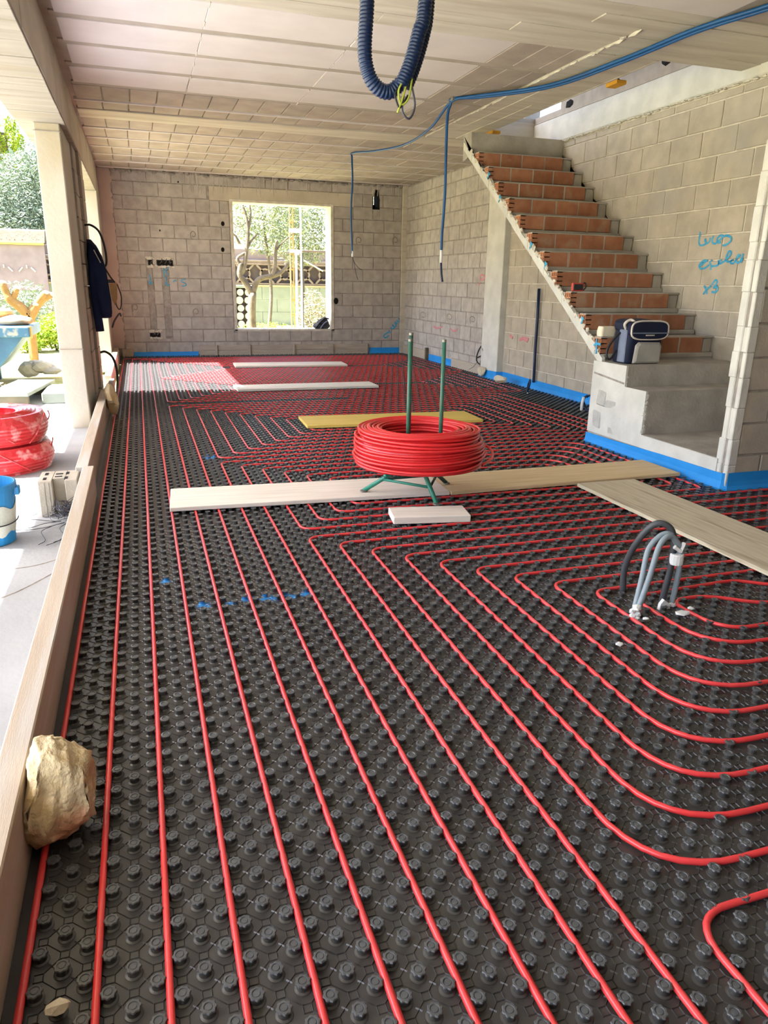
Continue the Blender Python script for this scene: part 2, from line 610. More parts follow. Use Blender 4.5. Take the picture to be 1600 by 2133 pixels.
def block_wall(wall, axis, face, sgn, u0, u1, z0, z1, course, length, phase, holes, m, joint=.013, lim=300):
    """each concrete block a part of the wall; sgn = direction from the face into the wall"""
    n = 0
    key = (axis, sgn, round(length, 3), round(course, 3), m)
    lx, lz = length - joint, course - joint
    dp = .03 * sgn

    def mk(w, h):
        mb = MB()
        d0, d1 = min(0, dp), max(0, dp)
        if axis == 1:
            mb.bbox(-w / 2, w / 2, d0, d1, -h / 2, h / 2, .004)
        else:
            mb.bbox(d0, d1, -w / 2, w / 2, -h / 2, h / 2, .004)
        return mesh_of(mb, 'block', m)
    if key not in PROTO:
        PROTO[key] = mk(lx, lz)
    row = 0
    z = z0
    while z < z1 - .03:
        zt = min(z + course, z1)
        off = phase + (length / 2 if row % 2 else 0) + R.uniform(-.012, .012)
        u = off - length * math.ceil((off - u0) / length + 1)
        while u < u1:
            a, b = max(u, u0), min(u + length, u1)
            if b - a > .06:
                rs = [(a + joint / 2, b - joint / 2, z + joint / 2, zt - joint / 2)]
                for h in holes:
                    rs = rect_minus(rs, h)
                for (p, q, s_, t_) in rs:
                    if q - p < .035 or t_ - s_ < .035 or n >= lim:
                        continue
                    full = abs(q - p - lx) < 1e-4 and abs(t_ - s_ - lz) < 1e-4
                    me = PROTO[key] if full else mk(q - p, t_ - s_)
                    c, zc = (p + q) / 2, (s_ + t_) / 2
                    f = face + R.uniform(-.0025, .0025)
                    loc = (c, f, zc) if axis == 1 else (f, c, zc)
                    rx = R.uniform(-.006, .006)
                    inst(me, 'block', loc, wall, rot=(0, rx, 0) if axis == 1 else (rx, 0, 0))
                    n += 1
            u += length
        z = zt
        row += 1


floor = build(MB().box(-.34, 6.4, -2.6, 13.68, -.12, -.003), 'floor', 'mortar', kind='structure')

# back wall
LINTEL = (1.25, 3.75, 2.545, 2.77)
wall_back = backing('wall_back', 1, YB + .009, .38, (-.62, 4.95, -.12, 3.2), [WIN, HOLE], 'mortar')
mb = MB()
for (a, b, c, d) in rect_minus([HOLE], (4.145, 4.20, 2.63, 2.77)):
    mb.box(a, b, YB + .25, YB + .28, c, d)
mb.box(HOLE[0], HOLE[0] + .02, YB + .02, YB + .25, HOLE[2], HOLE[3]).box(HOLE[1] - .02, HOLE[1], YB + .02, YB + .25, HOLE[2], HOLE[3]).box(HOLE[0], HOLE[1], YB + .02, YB + .25, HOLE[2], HOLE[2] + .02)
build(mb, 'recess_shade', 'dark', wall_back)  # lining coloured near-black to put shade into the recess
block_wall(wall_back, 1, YB, 1, -.27, XW - .09, .037, 2.93, .2105, .385, .26 + .1925,
           [WIN, HOLE, LINTEL, (1.56, 1.62, .4, 2.6), (3.33, 3.385, .4, 2.6), (.16, .265, .3, 1.6), (.40, .52, .3, 1.5)], 'block')
build(MB().bbox(LINTEL[0], LINTEL[1], YB, YB + .05, LINTEL[2] + .004, LINTEL[3], .006), 'lintel', 'concrete', wall_back)
mb = MB()                                             # mortared reveals round the window, standing a little proud
mb.bbox(1.575, 1.626, YB - .004, YB + .40, .428, 2.583, .004)
mb.bbox(3.324, 3.378, YB - .004, YB + .40, .428, 2.583, .004)
mb.bbox(1.575, 3.378, YB - .006, YB + .40, 2.539, 2.585, .004)
mb.bbox(1.575, 3.378, YB - .004, YB + .40, .425, .461, .004)
build(mb, 'window_reveal', 'mortar_light', wall_back)
mb = MB()                                             # drips of slurry below the ceiling
for i in range(80):
    x = R.uniform(-.1, 4.6)
    if 1.3 < x < 3.6 and R.random() < .25:
        x = R.uniform(1.0, 2.6)
    l = R.uniform(.04, .24) * (1.5 if .8 < x < 2.8 else 1)
    wd = R.uniform(.004, .011)
    mb.tube([(x, YB + .002, 2.945), (x + R.uniform(-.01, .01), YB + .001, 2.94 - l * .5), (x + R.uniform(-.012, .012), YB + .001, 2.94 - l)], [wd, wd * .8, wd * .5], 6)
build(mb, 'slurry_drips', 'block', wall_back, kind='stuff')
mb = MB()
for i in range(38):
    x = -.25 + i * .132 + R.uniform(-.03, .03)
    mb.ico((x, YB + .005, 2.925 + R.uniform(-.015, .01)), (R.uniform(.04, .1), .03, R.uniform(.02, .04)), 1, .2, i)
build(mb, 'mortar_bead', 'mortar', wall_back, kind='stuff')
# chased and plastered channels with the boxes they lead to
for (x0, x1, za, zb) in ((.16, .265, .34, 1.48), (.40, .52, .34, 1.42)):
    mb = MB()
    n = 9
    for i in range(n):
        a, b = za + (zb - za) * i / n, za + (zb - za) * (i + 1) / n
        j = R.uniform(-.012, .012)
        mb.bbox(x0 + j, x1 + j, YB - .001, YB + .03, a - .01, b + .01, .008)
    build(mb, 'plastered_channel', 'mortar', wall_back)
# pink plaster at the left end of the back wall
poly = [(-.62, .15), (-.62, 2.94)]
z = 2.94
while z > .15:
    poly.append((-.275 + R.uniform(-.022, .022), z))
    z -= R.uniform(.02, .06)
poly.append((-.28, .15))
build(MB().prism(poly, 1, YB - .014, YB + .02), 'plaster_patch', 'pink', wall_back)
# far right corner post and the right wall
mbp = MB()
for i in range(8):
    mbp.bbox(XW - .09 + R.uniform(-.004, .004), XW + .03, YB - .02, YB + .02, i * .37, i * .37 + .372, .006)
build(mbp, 'corner_post', 'board_concrete', wall_back)

wall_right = backing('wall_right', 0, XW + .009, .19, (9.72, 13.5, -.12, 3.2), [], 'mortar')
block_wall(wall_right, 0, XW, 1, 9.74, YB, .037, 2.93, .2105, .40, 9.9, [], 'block')
# concrete pillar on the right wall
pil = build(MB().bbox(XW - .085, XW + .2, 9.2, 9.72, -.12, 2.95, .008), 'concrete_pillar', 'pale_concrete', kind='structure')
wall_stair = backing('wall_stair_side', 0, XW + .009, .19, (3.6, 9.2, -.12, 2.86), [], 'mortar_light')
block_wall(wall_stair, 0, XW, 1, 3.85, 9.19, .037, 2.84, .2105, .41, 5.0 + .12, [(4.95, 5.02, 1.25, 1.43)], 'block_stair')
# rough crack line and grey ring beam above the stairs
build(MB().bbox(XW - .012, XW + .2, 3.6, 9.2, 2.862, 3.13, .01), 'ring_beam', 'pale_concrete', wall_stair)
mb = MB()
for i in range(90):
    y = 5.0 + i * .042 + R.uniform(-.01, .01)
    mb.ico((XW - .004, y, 2.851 + R.uniform(-.006, .006)), (.02, R.uniform(.015, .04), R.uniform(.006, .014)), 1, .2, i)
build(mb, 'mortar_bead', 'mortar_light', wall_stair, kind='stuff')
# storey above: its right wall and a window are seen up the stairwell
up = MB()
for r in rect_minus([(3.0, 11.0, 3.13, 5.6)], (8.15, 9.0, 3.145, 4.6)):
    up.box(XW - .01, XW + .2, r[0], r[1], r[2], r[3])
up.box(-.6, -.4, 2.5, 10.8, 3.2, 5.6)  # unseen walls added to keep sun out of the stairwell
up.box(-.6, XW + .2, 2.5, 2.7, 3.2, 5.6)
up.box(-.6, XW + .2, 2.5, 9.2, 5.6, 5.8)  # unseen roof, added against sun; stops short to let sky light in
wall_up = build(up, 'wall_upper', 'block_stair', recalc=False, kind='structure')
mb = MB()
for (y, zz) in ((7.95, 3.21), (7.1, 3.23), (6.35, 3.25)):
    mb.ico((XW - .01, y, zz), (.012, .09, .05), 1, .35, int(y * 10))
build(mb, 'recess_shade', 'dark', wall_up)  # dark blobs stand for the shade of holes in this wall

# wall stub in front of the stairs, in shadow
wall_front = backing('wall_front', 1, 3.70, .075, (3.60, 6.5, -.12, 3.0), [], 'mortar')
block_wall(wall_front, 1, 3.69, 1, 3.64, 6.3, .02, 2.94, .2105, .40, 3.66 + .2, [], 'block_stair')
mb = MB()                                             # its rough end: mortar flanges of the sawn blocks
z = -.1
while z < 2.94:
    h = R.uniform(.10, .21)
    mb.bbox(3.592 + R.uniform(-.004, .006), 3.66, 3.688 + R.uniform(-.004, .004), 3.722, z, z + h, .005)
    mb.bbox(3.602 + R.uniform(-.006, .006), 3.66, 3.722, 3.742, z, z + h, .005)
    mb.bbox(3.590 + R.uniform(-.005, .005), 3.66, 3.742, 3.79 + R.uniform(-.01, .02), z, z + h + .004, .006)
    z += h
build(mb, 'block_end', 'pale_concrete', wall_front)
wall_side = build(MB().box(6.3, 6.5, -2.6, 3.8, -.12, 3.0), 'wall_right_near', 'block_stair', kind='structure')
shade_wall_left = build(MB().box(-.6, -.34, -2.6, -.5, -.12, 2.5), 'shade_wall_left', 'block_stair', kind='structure')  # unseen wall, added to darken the near mat and the wall stub
wall_rear = build(MB().box(-.6, 6.5, -2.8, -2.6, -.12, 3.0), 'wall_rear', 'block_stair', kind='structure')

# ------------------------------------------------------------------ ceiling
OPX, OPY0, OPY1 = 3.95, 5.36, 8.75                    # stairwell opening
mb = MB()
for (a, b, c, d) in rect_minus([(-.62, 6.5, -2.8, 13.5)], (OPX, XW, OPY0, OPY1)):
    mb.box(a, b, c, d, ZC + .012, ZC + .25)
ceiling = build(mb, 'ceiling', 'joist', recalc=False, kind='structure')
JY = [-1.2, -.55, .1, .75, 1.40, 2.05, 2.70, 3.35, 3.98]
ROWS = []
EDGE = [5.40, 6.00, 6.62, 7.25, 7.87]                # polystyrene rows between the joists
for i in range(4):
    a = EDGE[i] + (.052 if i else .0)
    b = EDGE[i + 1] - .052
    for (x0, x1) in ((-.36, .575), (.58, 1.635), (1.64, 2.74)):
        e = R.uniform(-.006, .006)
        build(MB().bbox(x0 + e - (R.uniform(0, .05) if x0 < 0 else 0), x1 + e, a + R.uniform(-.004, .004), b, ZC - .005 + R.uniform(-.003, .002), ZC + .03, .004),
              'polystyrene_panel', 'poly', ceiling)
    for k in range(3):
        x0 = 2.75 + k * .235
        build(MB().bbox(x0, min(x0 + .228, 3.36), a, b, ZC - .006 + R.uniform(-.002, .002), ZC + .03, .004), 'infill_block', 'infill', ceiling)
for i in range(1, 5):
    build(MB().bbox(-.42, 3.37, EDGE[i] - .049, EDGE[i] + .049, ZC - .001, ZC + .03, .003), 'ceiling_joist', 'joist', ceiling)
# near field above and behind the camera: polystyrene again
for i in range(len(JY) - 1):
    for (x0, x1) in ((-.36, .575), (.58, 1.635), (1.64, 2.69), (2.70, 3.68)):
        build(MB().bbox(x0, x1, JY[i] + .045, JY[i + 1] - .045, ZC - .016, ZC + .03, .004), 'polystyrene_panel', 'poly', ceiling)
build(MB().bbox(-.36, 3.68, 4.025, 4.47, ZC - .016, ZC + .03, .004), 'polystyrene_panel', 'poly', ceiling)
for k in range(6):
    build(MB().bbox(3.70 + k * .42, 4.11 + k * .42, 3.95, 4.47, ZC - .006, ZC + .03, .004), 'infill_block', 'infill', ceiling)
# cast girder across the room, board marked
mb = MB()
yy = 4.49
while yy < 5.37:
    x = -.42
    while x < 6.4:
        l = R.uniform(1.3, 2.4)
        dz = R.uniform(-.004, .004)
        mb.bbox(x, min(x + l, 6.4) - .003, yy, min(yy + .17, 5.385), ZC - .010 + dz, ZC + .03, .002)
        x += l
    yy += .172
build(mb, 'cast_girder', 'board_concrete', ceiling)
# clay and concrete infill rows behind, with joists and one wide cast beam
FJ = [7.87, 8.50, 8.88]
rows = [(7.915, 8.455), (8.545, 8.86)]
y = 9.30
while y < 13.2:
    rows.append((y, min(y + .555, 13.29)))
    FJ.append(y + .6)
    y += .645
for ri, (a, b) in enumerate(rows):
    x = -.45 + R.uniform(-.03, .03)
    while x < (3.37 if a < 8.9 else XW - .05):
        x1 = min(x + .247, 3.37 if a < 8.9 else XW)
        build(MB().bbox(x, x1 - .008, a, b, ZC - .007 + R.uniform(-.004, .003), ZC + .03, .003), 'infill_block', 'infill', ceiling)
        x += .25
for yj in FJ[1:]:
    if 8.8 < yj < 9:
        continue
    build(MB().bbox(-.45, XW if yj > 8.8 else 3.37, yj - .018, yj + .014, ZC - .016, ZC + .03, .004), 'ceiling_joist', 'poly', ceiling)
build(MB().bbox(-.45, XW, 8.865, 9.28, ZC - .024, ZC + .03, .006), 'cast_beam', 'board_concrete', ceiling)
# trimmer along the stairwell with its rough seam
mb = MB()
x = 3.375
for (x0, x1) in ((3.375, 3.56), (3.562, 3.75), (3.752, OPX)):
    y = 5.39
    while y < 8.86:
        l = R.uniform(.9, 1.7)
        mb.bbox(x0, x1, y, min(y + l, 8.86) - .003, ZC - .014 + R.uniform(-.005, .004), ZC + .03, .003)
        y += l
mb.box(OPX - .02, OPX, 5.39, 8.86, ZC - .014, ZC + .24)
mb.bbox(OPX, XW, OPY1 - .012, 8.87, ZC - .014, ZC + .2, .004)
build(mb, 'stairwell_trimmer', 'board_concrete', ceiling)
mb = MB()
y = 4.9
while y < 9.6:
    mb.ico((3.372 + R.uniform(-.012, .012), y, ZC - .016), (R.uniform(.008, .02) * (1 if y < 5.5 else .5), R.uniform(.03, .08), R.uniform(.008, .016) * (1 if y < 5.5 else .5)), 1, .3, int(y * 100))
    y += R.uniform(.03, .12)
build(mb, 'mortar_seam', 'mortar_light', ceiling, kind='stuff')
mb = MB()
for (xx, ya, yb) in ((.578, 5.4, 7.85), (1.638, 5.4, 7.85)):
    yv = ya
    while yv < yb:
        mb.bbox(xx - .004 + R.uniform(-.004, .004), xx + .003 + R.uniform(0, .004), yv, yv + .10, ZC - .009, ZC, .002)
        yv += R.uniform(.12, .45)
build(mb, 'panel_joint', 'mortar_light', ceiling, kind='stuff')

# edge beam on the left with board marks, its soffit and the porch slab outside
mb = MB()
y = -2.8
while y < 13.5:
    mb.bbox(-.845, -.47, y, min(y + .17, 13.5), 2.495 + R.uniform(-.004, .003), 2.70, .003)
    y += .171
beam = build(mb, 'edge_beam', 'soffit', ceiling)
mb = MB()
y = -2.8
while y < 13.5:
    l = R.uniform(2.2, 3.2)
    y1 = min(y + l, 13.5)
    mb.bbox(-.84, -.466 + R.uniform(-.003, .003), y, y1 - .004, 2.51, 2.735, .003)
    mb.bbox(-.84, -.472 + R.uniform(-.003, .003), y, y1 - .004, 2.737, 2.97, .003)
    y = y1
build(mb, 'beam_face', 'concrete', ceiling)
build(MB().box(-3.13, -.84, -6, 9.0, 3.0, 3.2), 'porch_roof', 'concrete', kind='structure')
for yy in (-5.8, 1.5):
    build(MB().bbox(-3.1, -2.8, yy, yy + .3, -.12, 3.0, .01), 'porch_pillar', 'concrete', kind='structure')

# big concrete column on the left, then the grooved block return behind it
col1 = build(MB().bbox(-.715, -.513, 7.22, 8.2, -.12, 2.5, .008), 'concrete_column', 'column_concrete', kind='structure')
mb = MB()
for i in range(12):
    mb.bbox(-.71, -.492 + R.uniform(-.003, .003), 8.2, 8.62, -.1 + i * .2165, -.1 + (i + 1) * .2165 - .008, .005)
    mb.bbox(-.70, -.462 + R.uniform(-.003, .003), 8.63, 9.05, -.1 + i * .2165, -.1 + (i + 1) * .2165 - .006, .005)
build(mb, 'return_wall', 'block_stair', col1)
mb = MB()
mb.bbox(-.72, -.508, 7.212, 7.24, .655, .66, .001)
mb.bbox(-.72, -.508, 7.212, 7.24, 2.43, 2.437, .001)
build(mb, 'pour_line', 'mortar', col1)
col2 = build(MB().bbox(-.72, -.46, 12.2, 13.3, -.12, 2.5, .008), 'concrete_column', 'column_concrete', kind='structure')

# ------------------------------------------------------------------ staircase
XS = 3.59
RISE, RUN, Z0S, Y0S = .1755, .2571, .88, 5.242


def tz(n):
    return Z0S + RISE * n


def ny(n):
    return Y0S + RUN * n


stairs = empty('staircase', (4.1, 6.2, 0), 'unfinished staircase of clay brick risers on a concrete flight along the right wall', 'stairs', kind='structure')
# cast flight: zig-zag profile (y,z) swept across the width
BD = .11
top = []
for n in range(11):
    zb = tz(n) - RISE
    y = ny(n)
    if n > 0:
        top.append((y + .002, zb))
    else:
        top.append((y + .002, .691))
    top += [(y + .006, zb + .04), (y + BD, zb + .04), (y + BD, tz(n) - .004)]
top += [(ny(11) - .03, tz(10)), (ny(11) - .03, 2.86), (8.25, 2.86), (8.25, 2.60), (8.2, 2.60)]
low = [(8.2, 2.58)]
sl_off = .205


def low_z(y):
    return tz(0) + (y - ny(0)) * RISE / RUN - sl_off


low = [(8.1, low_z(8.1)), (5.32, low_z(5.32) + .0)]
poly = top + low + [(5.30, .691)]
build(MB().prism(poly, 0, XS + .005, XW - .002).box(3.97, XW - .002, 8.251, 8.73, 2.6, 2.86), 'flight', 'step_concrete', stairs)
# pale rough band along the open edge
mb = MB()
N = 26
for i in range(N):
    a = 5.20 + (8.23 - 5.20) * i / N
    b = 5.20 + (8.23 - 5.20) * (i + 1) / N
    ta = lambda y: tz(0) + (y - ny(0)) * RISE / RUN - .125
    hi0, hi1 = ta(a) + R.uniform(-.02, .03), ta(b) + R.uniform(-.02, .03)
    mb.prism([(a, low_z(a)), (b, low_z(b)), (b, hi1), (a, hi0)], 0, XS - .004 + R.uniform(-.002, .004), XS + .03)
build(mb, 'stringer_face', 'pale_concrete', stairs)
# lower concrete steps and plinth block
base = MB()
base.prism([(4.585, .0), (4.585, .53), (4.855, .53), (4.855, .691), (5.30, .691), (5.30, .0)], 0, XS, XW - .002)
base.box(XS, XW - .002, 3.775, 4.585, 0, .20)
build(base, 'lower_steps', 'step_concrete', stairs)
mb = MB()
# whitish skim on the open side, ragged along the step edges
mb.prism([(4.583, .2), (4.583, .528), (4.70, .53), (4.85, .53), (4.853, .69), (5.02, .69), (5.30, .69), (5.30, .10), (3.775, .10), (3.775, .198), (4.57, .198)], 0,
         XS - .008, XS + .01)
for k in range(26):
    zz = .21 + R.random() * .48
    yv = 4.59 if zz < .53 else 4.86
    mb.ico((XS + .008, yv, zz), (.02, .012, .016), 1, .3, k)
build(mb, 'skim_coat', 'pale_concrete', stairs)
for (a, b, c, d) in ((5.07, 5.2, .335, .47), (5.11, 5.24, .14, .30), (4.87, 5.02, .13, .29), (4.93, 5.08, .33, .40)):
    build(MB().bbox(XS - .0105, XS + .01, a, b, c, d, .012, jit=.010), 'block', 'patch', stairs)
build(MB().prism([(4.86, .56), (5.28, .60), (5.28, .585), (4.86, .545)], 0, XS - .010, XS + .01), 'skim_crack', 'mortar', stairs)


def hollow_brick(x0, x1, y0, y1, z0, z1, cells):
    """brick lying across the step; its left end shows the cells"""
    mb = MB()
    if not cells:
        return mb.bbox(x0, x1, y0, y1, z0, z1, .003)
    mb.bbox(x0 + .055, x1, y0, y1, z0, z1, .003)
    mb.box(x0 + .050, x0 + .054, y0 + .004, y1 - .004, z0 + .004, z1 - .004, 1)
    t = .008
    for i in range(4):
        yy = y0 + (y1 - y0 - t) * i / 3
        mb.box(x0, x0 + .056, yy, yy + t, z0, z1, 2 if 0 < i < 3 else (0 if i == 0 else 2))
    for i in range(4):
        zz = z0 + (z1 - z0 - t) * i / 3
        mb.box(x0, x0 + .056, y0, y1, zz, zz + t, 2)
    return mb


for n in range(11):
    zb, y = tz(n) - RISE, ny(n)
    xr = 4.625
    cuts = [XS]
    x = XS + .245 + R.uniform(-.03, .03)
    while x < xr - .08:
        cuts.append(x)
        x += .262 + R.uniform(-.02, .02)
    cuts.append(xr)
    z0b = zb + .042 + R.uniform(-.004, .006)
    for i in range(len(cuts) - 1):
        e = R.uniform(-.004, .004)
        b_ = hollow_brick(cuts[i] + .002, cuts[i + 1] - .012, y + e, y + BD - .004, z0b, tz(n) - .006, i == 0)
        build(b_, 'hollow_brick', ['brick', 'cell_shade', 'brick_rim'] if i == 0 else 'brick', stairs, org=(cuts[i], y, z0b))
    mb = MB()
    for c in cuts[1:-1]:
        mb.bbox(c - .014 + R.uniform(-.003, 0), c + .004 + R.uniform(0, .004), y + .003, y + .05, z0b - .004, tz(n) - .005, .004)
    mb.bbox(XS + .004, XW - .004, y + .004, y + .10, tz(n) - .012, tz(n) + .004, .004)      # smear of mortar along the tread edge
    mb.bbox(XS + .012, XW - .004, y - .006, y + .05, zb + .002, zb + .043, .006)
    mb.bbox(4.622, XW - .004, y + .02, y + .11, zb + .03, tz(n) - .006, .012, jit=.006)
    build(mb, 'mortar_bed', 'step_concrete', stairs)
mb = MB()
for n in range(11):                                    # crumbs of mortar at the brick ends
    for k in range(7):
        yq = ny(n) + R.uniform(.02, .24)
        mb.ico((XS + .002, yq, tz(0) + (yq - ny(0)) * RISE / RUN - .125 + R.uniform(-.02, .035)), (.012, R.uniform(.012, .03), R.uniform(.012, .026)), 1, .35, n * 9 + k)
build(mb, 'mortar_crumbs', 'mortar_light', stairs, kind='stuff')


def strokes(parent, polys, axis, plane, m, r=.008, name='painted_mark', label=None, off=(0, 0), fac=1.0, tip=0):
    """hand-painted strokes traced where they stand on a wall plane: polylines in photo pixels of one crop"""
    mb = MB()
    for pl in polys:
        pts = [on_plane(off[0] + px / fac, off[1] + py / fac, axis, plane) for (px, py) in pl]
        if len(pts) > 2:
            pts = smooth_path(pts, 4)
        o = len(mb.v)
        mb.tube(pts, r, 6)
        for i in range(o, len(mb.v)):                  # press the stroke flat on the wall
            v = list(mb.v[i])
            v[axis] = plane + (v[axis] - plane) * .18
            mb.v[i] = tuple(v)
    return build(mb, name, m, parent, label=label)


Z3 = dict(off=(1430, 460), fac=11.43)
strokes(wall_stair, [[(330, 260), (310, 400), (300, 520), (330, 580), (420, 570), (470, 530), (450, 420)], [(440, 430), (460, 520), (510, 530), (555, 470), (570, 400)],
                     [(650, 360), (610, 450), (630, 530), (700, 545)], [(690, 540), (760, 480), (840, 420), (850, 350), (790, 360), (730, 440), (750, 520), (820, 510)],
                     [(870, 380), (960, 350), (1060, 400), (1050, 480), (960, 560), (860, 590)]], 0, XW - .003, 'paint_blue', .009, 'painted_word',
        'blue sprayed word Luces on the wall', **Z3)
strokes(wall_stair, [[(300, 1080), (400, 1020), (490, 950), (440, 940), (340, 1000), (300, 1080), (350, 1140), (450, 1120), (540, 1050)], [(600, 930), (560, 1000), (590, 1080), (570, 1170)],
                     [(600, 1080), (720, 1070), (770, 1020), (760, 940)], [(830, 920), (760, 1010), (830, 1010), (860, 980)],
                     [(860, 990), (940, 930), (1050, 800), (1060, 740), (1010, 730), (950, 850), (950, 950), (1000, 980)], [(1000, 980), (1080, 950), (1110, 930), (1050, 960), (1060, 1010), (1140, 1010)],
                     [(1140, 1000), (1210, 880), (1280, 820), (1220, 830), (1180, 950), (1240, 1000), (1310, 900), (1350, 780)], [(1330, 880), (1310, 1000)]], 0, XW - .003, 'paint_blue', .0085,
        'painted_word', 'blue sprayed word escalera on the wall', **Z3)
strokes(wall_stair, [[(420, 1550), (470, 1640), (490, 1740)], [(580, 1550), (480, 1640), (400, 1750)],
                     [(600, 1530), (680, 1420), (730, 1430), (710, 1520), (640, 1590), (730, 1580), (740, 1640), (680, 1700), (600, 1690)]], 0, XW - .003, 'paint_blue', .009, 'painted_word',
        'blue sprayed x3 on the wall', **Z3)
Z4 = dict(off=(270, 520), fac=10.664)
strokes(wall_back, [[(440, 540), (460, 640), (470, 770)], [(420, 690), (470, 770), (510, 730)], [(750, 380), (760, 500), (775, 620)], [(860, 400), (800, 480), (860, 560)], [(810, 600), (825, 720), (840, 790)],
                    [(780, 730), (850, 800), (900, 770)], [(970, 720), (1010, 670), (1035, 710)], [(1250, 660), (1170, 670), (1150, 710), (1240, 750), (1250, 800), (1150, 810)]], 1, YB - .004, 'paint_blue', .007,
        'painted_mark', 'blue sprayed arrows and letter on the back wall', **Z4)
Z1 = dict(off=(770, 620), fac=16.0)
LT = [[(640, 1150), (560, 1190), (470, 1260), (500, 1330), (580, 1310), (640, 1250)], [(640, 1090), (690, 1190)], [(700, 980), (760, 1040), (820, 1000), (750, 920)],
      [(760, 900), (840, 980), (880, 900), (830, 830)], [(850, 800), (930, 880)], [(900, 760), (980, 820), (1000, 740)], [(960, 690), (1040, 740)], [(1000, 620), (1080, 680), (1130, 590), (1010, 590)]]
strokes(wall_back, LT, 1, YB - .004, 'paint_blue', .011, 'painted_word', 'slanting blue sprayed scrawl near the right end', **Z1)
Z2 = dict(off=(980, 540), fac=20.0)
strokes(wall_right, [[(430, 860), (420, 720), (480, 640), (560, 700), (600, 780), (500, 860), (440, 870)], [(720, 340), (850, 330), (860, 500), (730, 510), (720, 350)],
                     [(600, 800), (680, 680), (760, 600), (880, 560)], [(700, 900), (830, 930), (850, 720), (770, 640)], [(400, 1000), (350, 1070)]], 0, XW - .004, 'paint_pink', .016, 'painted_mark',
        'pink sprayed number on the right wall', **Z2)
strokes(wall_right, [[(903, 680), (912, 684), (921, 680)], [(938, 684), (945, 690), (953, 685)]], 0, XW - .004, 'paint_pink', .014, 'painted_mark', 'short pink sprayed dashes low on the right wall')
strokes(wall_stair, [[(1062, 698), (1068, 704)], [(1082, 708), (1092, 705), (1101, 707)], [(1088, 703), (1099, 711)]], 0, XW - .004, 'paint_pink', .020, 'painted_mark', 'pink sprayed dash behind the stairs')
for (px, py, ax, pl, wl) in ((881, 658, 0, XW - .003, wall_right), (936, 662, 0, XW - .003, wall_right), (984, 667, 0, XW - .003, wall_right), (402, 490, 1, YB - .003, wall_back),
                             (281, 642, 1, YB - .003, wall_back), (408, 651, 1, YB - .003, wall_back), (747, 502, 1, YB - .003, wall_back), (823, 502, 1, YB - .003, wall_back)):
    strokes(wl, [[(px - 4, py + 7), (px - 5, py - 4), (px, py - 8), (px + 5, py - 3), (px + 3, py + 3), (px - 2, py + 2)]], ax, pl, 'paint_grey', .007)
for (px, py) in ((1018, 366), (1041, 415), (1106, 512), (1136, 553), (1213, 668)):
    strokes(stairs, [[(px - 3, py + 6), (px, py), (px - 1, py - 7), (px + 3, py - 2)]], 0, XS - .006, 'paint_blue', .009, label='blue sprayed tick on the stair edge')
strokes(stairs, [[(1243, 705), (1243, 720), (1241, 737)], [(1237, 719), (1243, 716), (1251, 718)]], 0, XS - .009, 'paint_blue', .009, label='blue sprayed cross by the bag')
mb = MB()
for (px, py) in ((603, 288), (603, 411)):
    pass
for (px, py, r) in ((464, 466, .03), (464, 520, .03), (700, 627, .045), (333, 480, .012), (371, 379, .012)):
    p = on_plane(px, py, 1, YB - .004)
    mb.lathe([(r, 0), (r * .6, .003)], 10, (0, 0, 0))
    k = len(mb.v) - 20
    for i in range(k, len(mb.v)):
        x, y, z_ = mb.v[i]
        mb.v[i] = (p.x + x, YB - .004 - z_, p.z + y * 1.3)
build(mb, 'drilled_hole', 'dark', wall_back)  # near-black discs put the shade of the holes on the face

# ------------------------------------------------------------------ stud mat
DX, DY = .0432, .0418
PX0, PY0 = .0855, 3.465
matroot = empty('stud_mat', (2.0, 6.5, 0), 'black plastic floor heating mat with rows of round studs covering the floor', 'mat')
build(MB().box(-.335, XW - .005, .35, YB - .005, -.002, .003).box(XW - .005, 6.28, .35, 3.68, -.002, .003), 'base_sheet', 'stud', matroot, recalc=False)


def rowY(m):
    return PY0 + .1255 * m


def colX(k):
    return PX0 + .1296 * k


def fillet(pts, radii, n=5):
    """round the corners of a polyline in plan"""
    out = [Vector((*pts[0], 0))]
    for i in range(1, len(pts) - 1):
        a, b, c = Vector(pts[i - 1]), Vector(pts[i]), Vector(pts[i + 1])
        r = radii if isinstance(radii, (int, float)) else radii[i - 1]
        u, v = (a - b), (c - b)
        d = min(r, u.length * .49, v.length * .49)
        u.normalize()
        v.normalize()
        p, q = b + u * d, b + v * d
        for k in range(n + 1):
            t = k / n
            m = p * (1 - t) ** 2 + b * 2 * t * (1 - t) + q * t * t
            out.append(Vector((m.x, m.y, 0)))
    out.append(Vector((*pts[-1], 0)))
    return out


XM, YN, XE = 2.2, .38, 6.2
CIR = {0: [], 1: [], 2: [], 3: [], 4: []}                    # far, second, middle, near circuits
SM = .075
for k in range(-3, 10):
    tp = rowY(72 - k)
    if k <= 0:
        CIR[0].append(fillet([(XM, tp), (colX(k), tp), (colX(k), YN)], SM))
    else:
        CIR[0].append(fillet([(XM, tp), (colX(k), tp), (colX(k), rowY(53 + k)), (XM, rowY(53 + k))], SM))
for i in range(0, 8):
    CIR[0].append(fillet([(XM, rowY(63 + i)), (colX(28 + i), rowY(63 + i)), (colX(28 + i), rowY(61 - i)), (XM, rowY(61 - i))], SM))
for m in (71, 72, 73, 74, 75):
    CIR[0].append(fillet([(XM, rowY(m)), (colX(35) - .02 * (m - 71), rowY(m))], SM))
for k in range(1, 9):
    CIR[4].append(fillet([(XM, rowY(54 - k)), (colX(k), rowY(54 - k)), (colX(k), rowY(36 + k)), (XM, rowY(36 + k))], SM))
